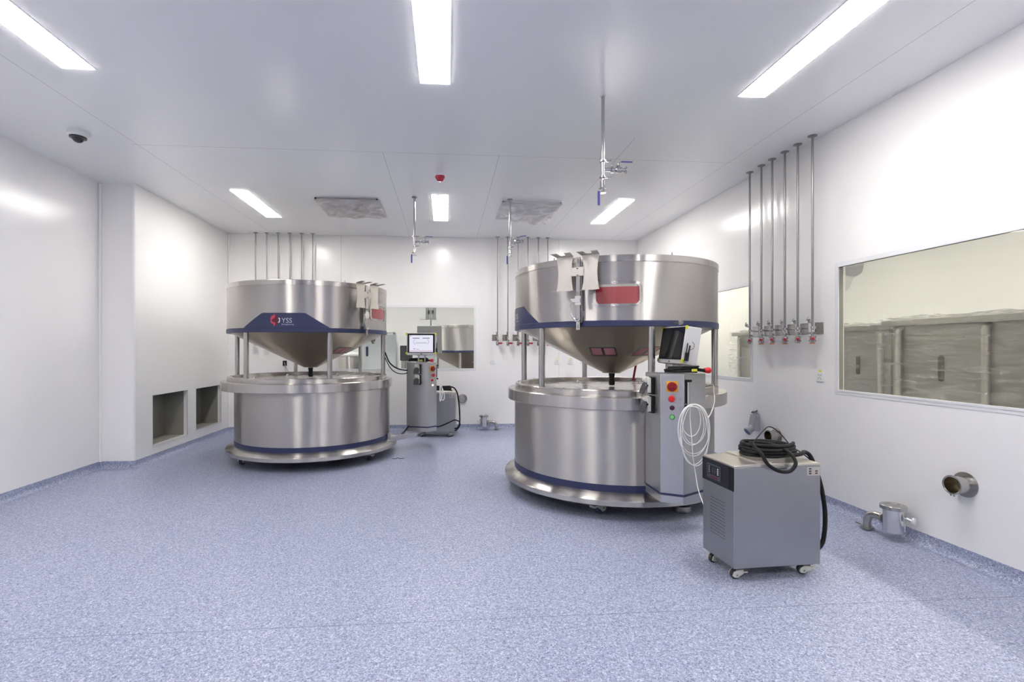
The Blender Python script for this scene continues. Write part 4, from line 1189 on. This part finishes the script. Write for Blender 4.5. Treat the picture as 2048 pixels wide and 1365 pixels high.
# drop pipes with blue-handled valves hanging from the ceiling
def drop_pipe(label, loc, rotz, flange=True, handle_side=0):
    t = thing('drop_pipe', label, 'pipe', loc, rotz, 'ceiling drop pipes with blue valves')
    m = MB(); m.cyl((0, 0, -0.48), (0, 0, 0), 0.0125, 18)
    if not flange: m.lathe([(0.014, -0.01), (0.019, 0)], 18)
    m.build('pipe', M['drop'], t)
    if flange:
        m = MB(); m.lathe([(0.014, -0.012), (0.034, -0.006), (0.034, 0)], 22); m.build('ceiling_flange', M['steel_dark'], t)
    m = MB()
    m.cyl((0, 0, -0.60), (0, 0, -0.478), 0.0145, 18); m.cyl((0, 0, -0.54), (0.06, 0, -0.54), 0.0135, 16)
    m.build('tee', M['drop'], t)
    for z in (-0.48, -0.598):
        m = MB(); m.lathe([(0.0145, z - 0.007), (0.025, z - 0.005), (0.025, z + 0.005), (0.0145, z + 0.007)], 20)
        m.cbox((0.030, -0.004, z), (0.018, 0.014, 0.012)); m.cyl((0.036, -0.004, z), (0.052, -0.012, z + 0.004), 0.004, 8)
        m.at(T(0.054, -0.012, z + 0.004) @ RY(PI / 2)).lathe([(0.004, -0.004), (0.010, 0), (0.004, 0.004)], 8)
        m.build('clamp', M['drop'], t)
    m = MB(); m.at(T(0.066, 0, -0.54) @ RY(PI / 2)).lathe([(0.0135, -0.007), (0.025, -0.005), (0.025, 0.005), (0.0135, 0.007)], 20)
    m.at(T(0.066, 0, -0.54)).cbox((0, -0.02, -0.022), (0.012, 0.014, 0.018)); m.cyl((0, -0.006, 0.022), (-0.012, -0.016, 0.034), 0.005, 8)
    m.build('clamp', M['drop'], t)
    # side valve
    m = MB()
    m.at(T(0.072, 0, -0.54) @ RY(PI / 2)).lathe([(0.013, 0), (0.013, 0.018), (0.021, 0.024), (0.021, 0.066), (0.014, 0.072), (0.014, 0.090), (0.026, 0.098), (0.026, 0.102), (0.010, 0.102), (0.010, 0.06)], 22)
    m.at(Matrix.Identity(4)).cyl((0.115, 0, -0.525), (0.115, 0, -0.492), 0.007, 10); m.cbox((0.113, 0, -0.512), (0.022, 0.018, 0.012)); m.cyl((0.115, 0, -0.489), (0.136, 0, -0.478), 0.004, 8)
    m.build('side_valve', M['drop'], t)
    m = MB(); m.box((0.136, -0.0085, -0.483), (0.222, 0.0085, -0.475)); m.build('valve_handle', M['blue_valve'], t, bevel=0.003)
    # end valve
    m = MB(); m.lathe([(0.0135, -0.602), (0.0135, -0.622), (0.021, -0.628), (0.021, -0.675), (0.014, -0.682), (0.014, -0.700), (0.026, -0.708), (0.026, -0.713), (0.010, -0.713)], 22)
    m.cyl((-0.018, -0.004, -0.684), (-0.032, -0.006, -0.684), 0.005, 8)
    m.build('end_valve', M['drop'], t)
    m = MB(); m.box((-0.043, -0.012, -0.805), (-0.025, -0.004, -0.700)); m.build('valve_handle', M['blue_valve'], t, bevel=0.003)
    return t
drop_pipe('steel drop pipe with blue valve handles, nearest the camera of the three ceiling drops', (1.143, 3.512, H), 0.0, flange=False)
drop_pipe('steel drop pipe with blue valve handles, beside the plastic-wrapped diffuser with dark plate', (-0.391, 6.052, H), 0.0)
drop_pipe('steel drop pipe with blue valve handles, in front of the milky bagged diffuser', (0.786, 6.041, H), R_(-35))

# ------------------------------------------------------------------ ceiling fittings
def bagged(label, x0, x1, y0, y1, sag, seed, mdl):
    t = thing('ceiling_diffuser', label, 'air diffuser', ((x0 + x1) / 2, (y0 + y1) / 2, H), 0, 'bagged ceiling diffusers')
    a, b = (x1 - x0) / 2, (y1 - y0) / 2
    m = MB(); m.box((-a + 0.03, -b + 0.03, -0.012), (a - 0.03, b - 0.03, 0), 0)
    for k in range(9):
        y = -b + 0.07 + k * (2 * b - 0.14) / 8
        m.box((-a + 0.06, y - 0.012, -0.016), (a - 0.06, y + 0.012, -0.012), 0)
    m.build('plate', mdl, t)
    m = MB(); e = 0.018
    for p, q in (((-a, -b, -0.02), (a, -b + e, 0)), ((-a, b - e, -0.02), (a, b, 0)), ((-a, -b, -0.02), (-a + e, b, 0)), ((a - e, -b, -0.02), (a, b, 0))): m.box(p, q)
    m.build('frame', M['pipe_dull'] if seed == 1 else M['wfrm'], t)
    rnd = random.Random(seed)
    n = 22
    vs, fs = [], []
    ph = [rnd.uniform(0, 6) for _ in range(6)]
    for i in range(n + 1):
        for j in range(n + 1):
            u, v = i / n * 2 - 1, j / n * 2 - 1
            edge = max(0.0, 1 - max(abs(u), abs(v)) ** 4)
            wv = sag * edge * (0.55 + 0.35 * math.sin(3 * u + ph[0] + 2 * v) * math.cos(2.3 * v + ph[1]) + 0.22 * math.sin(9 * u + ph[2] + 4 * v) + 0.12 * math.sin(17 * v + ph[3] + 6 * u))
            wv += sag * 0.6 * edge * max(0, u) * max(0, v)
            vs.append((u * (a + 0.012 * (1 - edge)), v * (b + 0.012 * (1 - edge)), -0.024 - max(0.0, wv)))
    for i in range(n):
        for j in range(n):
            p = i * (n + 1) + j
            fs.append((p, p + 1, p + n + 2, p + n + 1))
    MB().add(vs, fs).build('plastic_bag', M['bag'], t, sharp=180)
bagged('square ceiling air diffuser wrapped in clear plastic showing its brownish plate', -1.61, -0.85, 6.14, 6.93, 0.07, 1, M['perf'])
bagged('square ceiling air diffuser wrapped in a milky plastic bag, behind a drop pipe', 0.70, 1.455, 6.11, 6.88, 0.12, 4, M['wfrm'])

t = thing('security_camera', 'white dome security camera with smoked lens on the ceiling', 'camera', (-3.135, 4.437, H))
m = MB(); m.lathe([(0.075, 0), (0.078, -0.008), (0.078, -0.035), (0.070, -0.045), (0.062, -0.047), (0.0001, -0.047)], 36, caps=False); m.build('housing', M['white_pl'], t)
m = MB(); m.lathe([(0.062, -0.046), (0.061, -0.058), (0.046, -0.062)], 30, caps=False); m.ball((0, 0, -0.052), 0.044, 24, 10, 0, -PI / 2, 0); m.build('dome', M['dome'], t)
t = thing('fire_alarm', 'small red alarm beacon on the ceiling above the middle of the room', 'alarm', (-0.069, 5.23, H))
m = MB(); m.lathe([(0.050, 0), (0.050, -0.012), (0.052, -0.022)], 28); m.build('base', M['white_pl'], t)
m = MB(); m.lathe([(0.052, -0.022), (0.052, -0.034), (0.034, -0.066), (0.022, -0.072), (0.0001, -0.074)], 28, caps=False); m.build('lens', M['beacon'], t)

# ------------------------------------------------------------------ sockets, ports, drains
def faceplate(name, label, cat, loc, rotz, kind, group):
    """local: plate in xz plane, facing -y"""
    t = thing(name, label, cat, loc, rotz, group)
    m = MB(); m.box((-0.043, -0.009, -0.043), (0.043, 0, 0.043)); m.build('cover_plate', M['white_pl'], t, bevel=0.004)
    if kind == 'socket':
        m = MB()
        for p, q in (((-0.014, -0.0095, 0.012), (-0.008, -0.0088, 0.020)), ((0.008, -0.0095, 0.012), (0.014, -0.0088, 0.020)), ((-0.016, -0.0095, -0.020), (-0.010, -0.0088, -0.012)), ((0.010, -0.0095, -0.020), (0.016, -0.0088, -0.012)), ((-0.002, -0.0095, -0.008), (0.002, -0.0088, 0.0))):
            m.box(p, q)
        m.build('pin_hole', M['slot'], t)
        m = MB(); m.box((-0.018, -0.004, 0.044), (0.018, -0.0005, 0.058)); m.build('sticker', M['yellow_tag'], t)
    else:
        m = MB(); m.box((-0.026, -0.012, -0.026), (0.026, -0.009, 0.026)); m.build('rocker', M['white_pl'], t, bevel=0.002)
    return t
faceplate('wall_socket', 'white wall socket with yellow sticker, below the pipes beside the large window', 'socket', (XR - 0.001, 4.048, 1.099), R_(-90), 'socket', 'wall sockets')
faceplate('light_switch', 'white light switch on the back wall between the window and the pipes', 'switch', (0.769, YB - 0.001, 1.124), 0, 'switch', None)
faceplate('wall_socket', 'white wall socket with yellow sticker on the back wall, first beyond the light switch', 'socket', (1.866, YB - 0.001, 1.121), 0, 'socket', 'wall sockets')
faceplate('wall_socket', 'white wall socket with yellow sticker on the back wall, second beyond the light switch', 'socket', (2.099, YB - 0.001, 1.121), 0, 'socket', 'wall sockets')
faceplate('wall_socket', 'white wall socket on the back wall half hidden by a machine column', 'socket', (2.306, YB - 0.001, 1.121), 0, 'socket', 'wall sockets')
faceplate('wall_socket', 'white wall socket on the back wall between the window and the black wall box', 'socket', (-1.922, YB - 0.001, 1.13), 0, 'socket', 'wall sockets')
t = thing('wall_box', 'small black open wall box with loose hanging wires on the back wall', 'wall box', (-2.614, YB - 0.001, 1.107))
m = MB(); m.box((-0.03, -0.02, -0.042), (0.03, 0, 0.042)); m.build('box', M['black'], t, bevel=0.002)
m = MB(); m.tube([(0, -0.02, 0.02), (0.01, -0.05, -0.01), (0.04, -0.05, -0.08), (0.08, -0.04, -0.15)], 0.004, 6, 0, 5); m.tube([(0.005, -0.02, 0.0), (0.02, -0.04, -0.04), (0.035, -0.04, -0.16)], 0.003, 6, 0, 5); m.build('wire', M['grey_cab'], t)

t = thing('industrial_socket', 'grey industrial power socket with angled blue-lipped round outlet on the wall', 'socket', (XR - 0.001, 4.925, 0.535), R_(-90))
m = MB()   # local: facing -y, x to the right seen from the room
sec = [(0, 0.12), (0, -0.05), (-0.055, -0.05), (-0.075, -0.035), (-0.045, 0.12)]
m.add([(-0.05, y, z) for y, z in sec] + [(0.05, y, z) for y, z in sec], [(0, 1, 2, 3, 4), (9, 8, 7, 6, 5)] + [(i, i + 5, (i + 1) % 5 + 5, (i + 1) % 5) for i in range(5)])
m.build('housing', M['socket_grey'], t, bevel=0.005)
m = MB(); m.at(T(0, -0.058, -0.025) @ RX(R_(125))); m.lathe([(0.036, -0.01), (0.036, 0.04), (0.042, 0.042), (0.042, 0.068), (0.036, 0.070)], 24, 0); m.lathe([(0.030, 0.0705), (0.030, 0.072), (0.018, 0.072), (0.018, 0.06)], 24, 1)
m.build('outlet', [M['socket_grey'], M['socket_blue']], t)
m = MB(); m.lathe([(0.022, 0.12), (0.022, 0.136), (0.016, 0.140), (0.016, 0.155), (0.010, 0.16)], 16, c=(0.0, -0.026, 0)); m.tube([(0.018 * math.cos(a) - 0.0, -0.026 + 0.030 * math.sin(a) - 0.006, 0.148 + 0.010 * math.sin(a)) for a in [2 * PI * k / 12 for k in range(12)]], 0.004, 6, 1, 0, True)
m.build('cable_gland', [M['socket_grey'], M['black']], t)

def port(label, loc, rotz, ln):
    """stub pipe through the wall; local axis -y out of the wall"""
    t = thing('wall_port', label, 'pipe port', loc, rotz, 'round steel pipe ports')
    X = RX(PI / 2)
    m = MB().at(X); m.lathe([(0.052, 0.0), (0.078, 0.0), (0.078, 0.004), (0.053, 0.006)], 40); m.build('wall_flange', M['pipe_dull'], t)
    m = MB().at(X); m.lathe([(0.0525, 0.0), (0.0525, ln), (0.060, ln + 0.003), (0.060, ln + 0.010), (0.056, ln + 0.011), (0.050, ln + 0.008)], 40, 0, caps=False); m.lathe([(0.0498, ln + 0.008), (0.0498, -0.04), (0.0001, -0.04)], 40, 1, caps=False)
    m.build('stub_pipe', [M['pipe_dull'], M['bore']], t)
    m = MB(); 
    for x in (-0.010, 0.010): m.cyl((x, -ln - 0.004, -0.056), (x, -ln - 0.004, -0.070), 0.004, 8)
    m.build('bolt', M['steel_dark'], t)
port('round steel pipe port low on the window wall, above the drain pot', (XR, 2.848, 0.489), R_(-90), 0.085)
port('round steel pipe port on the wall beside the grey industrial socket', (XR, 4.62, 0.480), R_(-90), 0.085)
port('round steel pipe port on the back wall beside the rear chiller', (0.266, YB, 0.507), 0, 0.03)

def drain(label, loc, rotz):
    """pot at the origin, elbow leaving along +x to a floor flange"""
    t = thing('drain_fitting', label, 'drain', loc, rotz, 'steel drain fittings')
    m = MB(); m.lathe([(0.055, 0.062), (0.060, 0.066), (0.060, 0.225)], 32); m.cyl((0.02, -0.058, 0.19), (0.02, -0.063, 0.19), 0.009, 12)
    m.build('pot', M['pipe'], t)
    m = MB(); m.lathe([(0.061, 0.222), (0.078, 0.224), (0.078, 0.247), (0.072, 0.252), (0.050, 0.252), (0.048, 0.249), (0.0001, 0.249)], 36, caps=False); m.build('lid', M['pipe_dull'], t)
    m = MB(); m.tube([(0.055, 0, 0.135), (0.10, 0, 0.135), (0.15, 0, 0.132), (0.19, 0, 0.112), (0.208, 0, 0.075), (0.21, 0, 0.03), (0.21, 0, 0.0)], 0.0265, 18, 0, 4)
    m.build('elbow', M['pipe_dull'], t)
    m = MB(); m.lathe([(0.028, 0.028), (0.042, 0.026), (0.042, 0.016), (0.028, 0.014)], 24, c=(0.21, 0, 0))
    m.cyl((0.25, 0.0, 0.022), (0.30, 0.01, 0.026), 0.005, 8); m.cyl((0.235, 0.0, 0.022), (0.255, 0.0, 0.022), 0.008, 8)
    m.build('clamp', M['steel_dark'], t)
    m = MB(); m.at(T(0.075, 0, 0.135) @ RY(PI / 2)).lathe([(0.026, -0.009), (0.036, -0.007), (0.036, 0.007), (0.026, 0.009)], 22)
    m.at(Matrix.Identity(4)).cyl((0.075, 0.0, 0.10), (0.085, -0.012, 0.085), 0.007, 8)
    m.build('clamp', M['steel_dark'], t)
    m = MB(); m.cyl((-0.05, -0.03, 0.175), (-0.085, -0.05, 0.165), 0.012, 12, 1); m.at(T(-0.092, -0.054, 0.163) @ RZ(R_(210)) @ RY(PI / 2)).lathe([(0.024, -0.004), (0.026, 0.0), (0.026, 0.010), (0.022, 0.012)], 20, 0)
    m.at(Matrix.Identity(4)).cyl((-0.052, -0.02, 0.19), (-0.052, -0.035, 0.08), 0.006, 8, 1)
    m.build('knob', [M['white_pl'], M['pipe']], t)
drain('steel drain pot with elbow pipe and white knob, below the large window', (3.125, 3.205, 0.0), R_(91))
drain('steel drain pot with elbow pipe on the floor by the back wall', (0.61, 8.03, 0.0), R_(0))

# scraps on the floor
m = MB(); m.tube([(-0.06, 0.01, 0.003), (-0.02, -0.005, 0.004), (0.01, 0.0, 0.012), (0.03, -0.004, 0.004), (0.085, 0.02, 0.005)], 0.003, 6, 0, 5)
o = m.build('cable_tie', M['black'], loc=(-0.60, 6.04, 0.0)); tag(o, 'black cable tie scrap lying on the open blue floor', 'scrap')
m = MB(); m.add([(-0.012, 0, 0.001), (0.0, -0.004, 0.004), (0.014, 0.001, 0.001), (0.002, 0.004, 0.002), (0.0, 0, 0.0005)], [(0, 1, 3), (1, 2, 3), (0, 3, 4), (1, 0, 4), (2, 1, 4), (3, 2, 4)])
o = m.build('debris', M['slot'], loc=(3.13, 2.86, 0.0)); tag(o, 'tiny dark crumb on the floor near the drain pot below the large window', 'scrap')

# ------------------------------------------------------------------ things in the side rooms
t = thing('storage_cabinet', 'tall pale cabinet with a blue handle strip, seen through the back window', 'cabinet', (-1.30, 9.55, 0))
m = MB(); m.box((-0.28, -0.25, 0.05), (0.36, 0.35, 1.62)); m.box((-0.26, -0.22, 0.0), (0.34, 0.33, 0.05)); m.build('body', M['pale_cab'], t, bevel=0.006)
m = MB(); m.box((-0.20, -0.262, 1.20), (-0.16, -0.25, 1.38)); m.build('handle', M['navy'], t, bevel=0.004)
t = thing('equipment_box', 'grey equipment stand with dark head beside the pale cabinet, behind back window', 'equipment', (-0.75, 9.35, 0))
m = MB(); m.box((-0.09, -0.15, 0.0), (0.08, 0.15, 1.12)); m.build('stand', M['grey_cab'], t, bevel=0.006)
m = MB(); m.box((-0.11, -0.17, 1.12), (0.10, 0.15, 1.40)); m.build('head', M['darkgrey'], t, bevel=0.006)
m = MB(); m.box((-0.02, -0.157, 0.4), (-0.012, -0.15, 1.1)); m.build('door_gap', M['slot'], t)
t = thing('equipment_cabinet', 'pale control cabinet with broad grey screen hood behind the back window', 'equipment', (-0.42, 9.55, 0))
m = MB(); m.box((-0.10, -0.15, 0.0), (0.22, 0.15, 1.25)); m.build('body', M['pale_cab'], t, bevel=0.006)
m = MB(); m.box((-0.14, -0.10, 1.25), (0.33, 0.03, 1.78)); m.build('hood', M['grey_cab'], t, bevel=0.008)
t = thing('steel_vessel', 'steel vessel with white lid behind the back window, seen between machine columns', 'vessel', (-1.93, 9.7, 0))
m = MB(); m.lathe([(0.30, 0.0), (0.30, 1.18), (0.29, 1.20)], 40); m.build('shell', M['drum'], t)
m = MB(); m.lathe([(0.315, 1.20), (0.315, 1.23), (0.26, 1.27), (0.0001, 1.29)], 40, caps=False); m.cyl((0.05, -0.1, 1.28), (0.05, -0.1, 1.42), 0.02, 12); m.build('lid', M['white_pl'], t)

def film_box(x0, x1, y0, y1, z0, z1, seed, amp=0.018):
    rnd = random.Random(seed)
    mb = MB()
    ph = [rnd.uniform(0, 6.3) for _ in range(6)]
    def wav(a, b): return amp * (math.sin(5 * a + ph[0] + 3 * b) + 0.6 * math.sin(13 * b + ph[1] + 4 * a) + 0.4 * math.sin(21 * (a + b) + ph[2]))
    def sheet(fn, nu, nv):
        vs, fs = [], []
        for i in range(nu + 1):
            for j in range(nv + 1): vs.append(fn(i / nu, j / nv))
        for i in range(nu):
            for j in range(nv):
                p = i * (nv + 1) + j; fs.append((p, p + 1, p + nv + 2, p + nv + 1))
        mb.add(vs, fs)
    L = lambda a, b, t: a + (b - a) * t
    sheet(lambda u, v: (x0 - abs(wav(u * 3, v * 2)), L(y0, y1, u), L(z0, z1, v)), 40, 24)
    sheet(lambda u, v: (L(x0, x1, u), y0 - abs(wav(u * 2, v * 2)), L(z0, z1, v)), 16, 24)
    sheet(lambda u, v: (L(x0, x1, u), L(y0, y1, v), z1 + abs(wav(u * 2, v * 3))), 16, 40)
    return mb

def wrapped(label, x0, x1, y0, y1, zt, seed):
    t = thing('wrapped_machine', label, 'machine', ((x0 + x1) / 2, (y0 + y1) / 2, 0), 0, 'film-wrapped machines in the next room')
    cx, cy_ = (x0 + x1) / 2, (y0 + y1) / 2
    hx, hy = (x1 - x0) / 2, (y1 - y0) / 2
    m = MB(); m.box((-hx + 0.07, -hy + 0.07, 0.0), (hx - 0.05, hy - 0.05, zt - 0.05)); m.build('body', M['wrap_steel'], t, bevel=0.006)
    m = MB(); m.box((-hx, -hy, zt - 0.055), (hx, hy, zt)); m.build('top_slab', M['wrap_steel'], t, bevel=0.004)
    n = max(2, int(hy * 2 / 0.55))
    for k in range(n):
        y = -hy + 0.16 + k * (2 * hy - 0.30) / (n - 1)
        m = MB(); m.cyl((-hx + 0.04, y, 0.0), (-hx + 0.04, y, zt - 0.12), 0.026, 14); m.tube([(-hx + 0.04, y, zt - 0.14), (-hx + 0.045, y, zt - 0.09), (-hx + 0.08, y, zt - 0.07)], 0.026, 12, 0, 3); m.build('post', M['wrap_post'], t)
    m = MB()
    for k in range(n - 1):
        y = -hy + 0.16 + (k + 0.5) * (2 * hy - 0.30) / (n - 1)
        m.slab(rrect(y - 0.026, y + 0.026, zt - 0.55 + 0.17 * (k % 2), zt - 0.32 + 0.17 * (k % 2), 0.024), lambda s, z, o: (-hx + 0.068 - o, s, z), 0, 0.004, k % 2)
    m.build('slot', [M['slot'], M['white_pl']], t)
    fb = film_box(-hx - 0.012, hx + 0.02, -hy - 0.02, hy + 0.02, 0.02, zt + 0.012, seed)
    fb.build('stretch_film', M['film'], t, sharp=180)
    return t
wrapped('long steel machine with top slab wrapped in clear film, behind the large window', 4.2, 5.3, 1.9, 4.434, 1.612, 2)
wrapped('film-wrapped steel machine farther along, seen through the partly hidden far window', 4.6, 5.6, 4.75, 7.6, 1.60, 6)
m = MB(); m.add([(0, 0, 0), (0.02, -0.17, 0.03), (0.03, -0.13, -0.07), (0.02, -0.06, -0.10), (0.015, -0.03, -0.17), (0.0, 0.0, -0.21), (0.02, -0.06, -0.03)],
                [(0, 1, 6), (1, 2, 6), (2, 3, 6), (3, 4, 6), (4, 5, 6), (5, 0, 6)])
o = m.build('film_scrap', M['film_white'], loc=(XR + TW + 0.006, 3.845, 2.03)); tag(o, 'scrap of white film stuck in the upper corner of the large window', 'scrap')
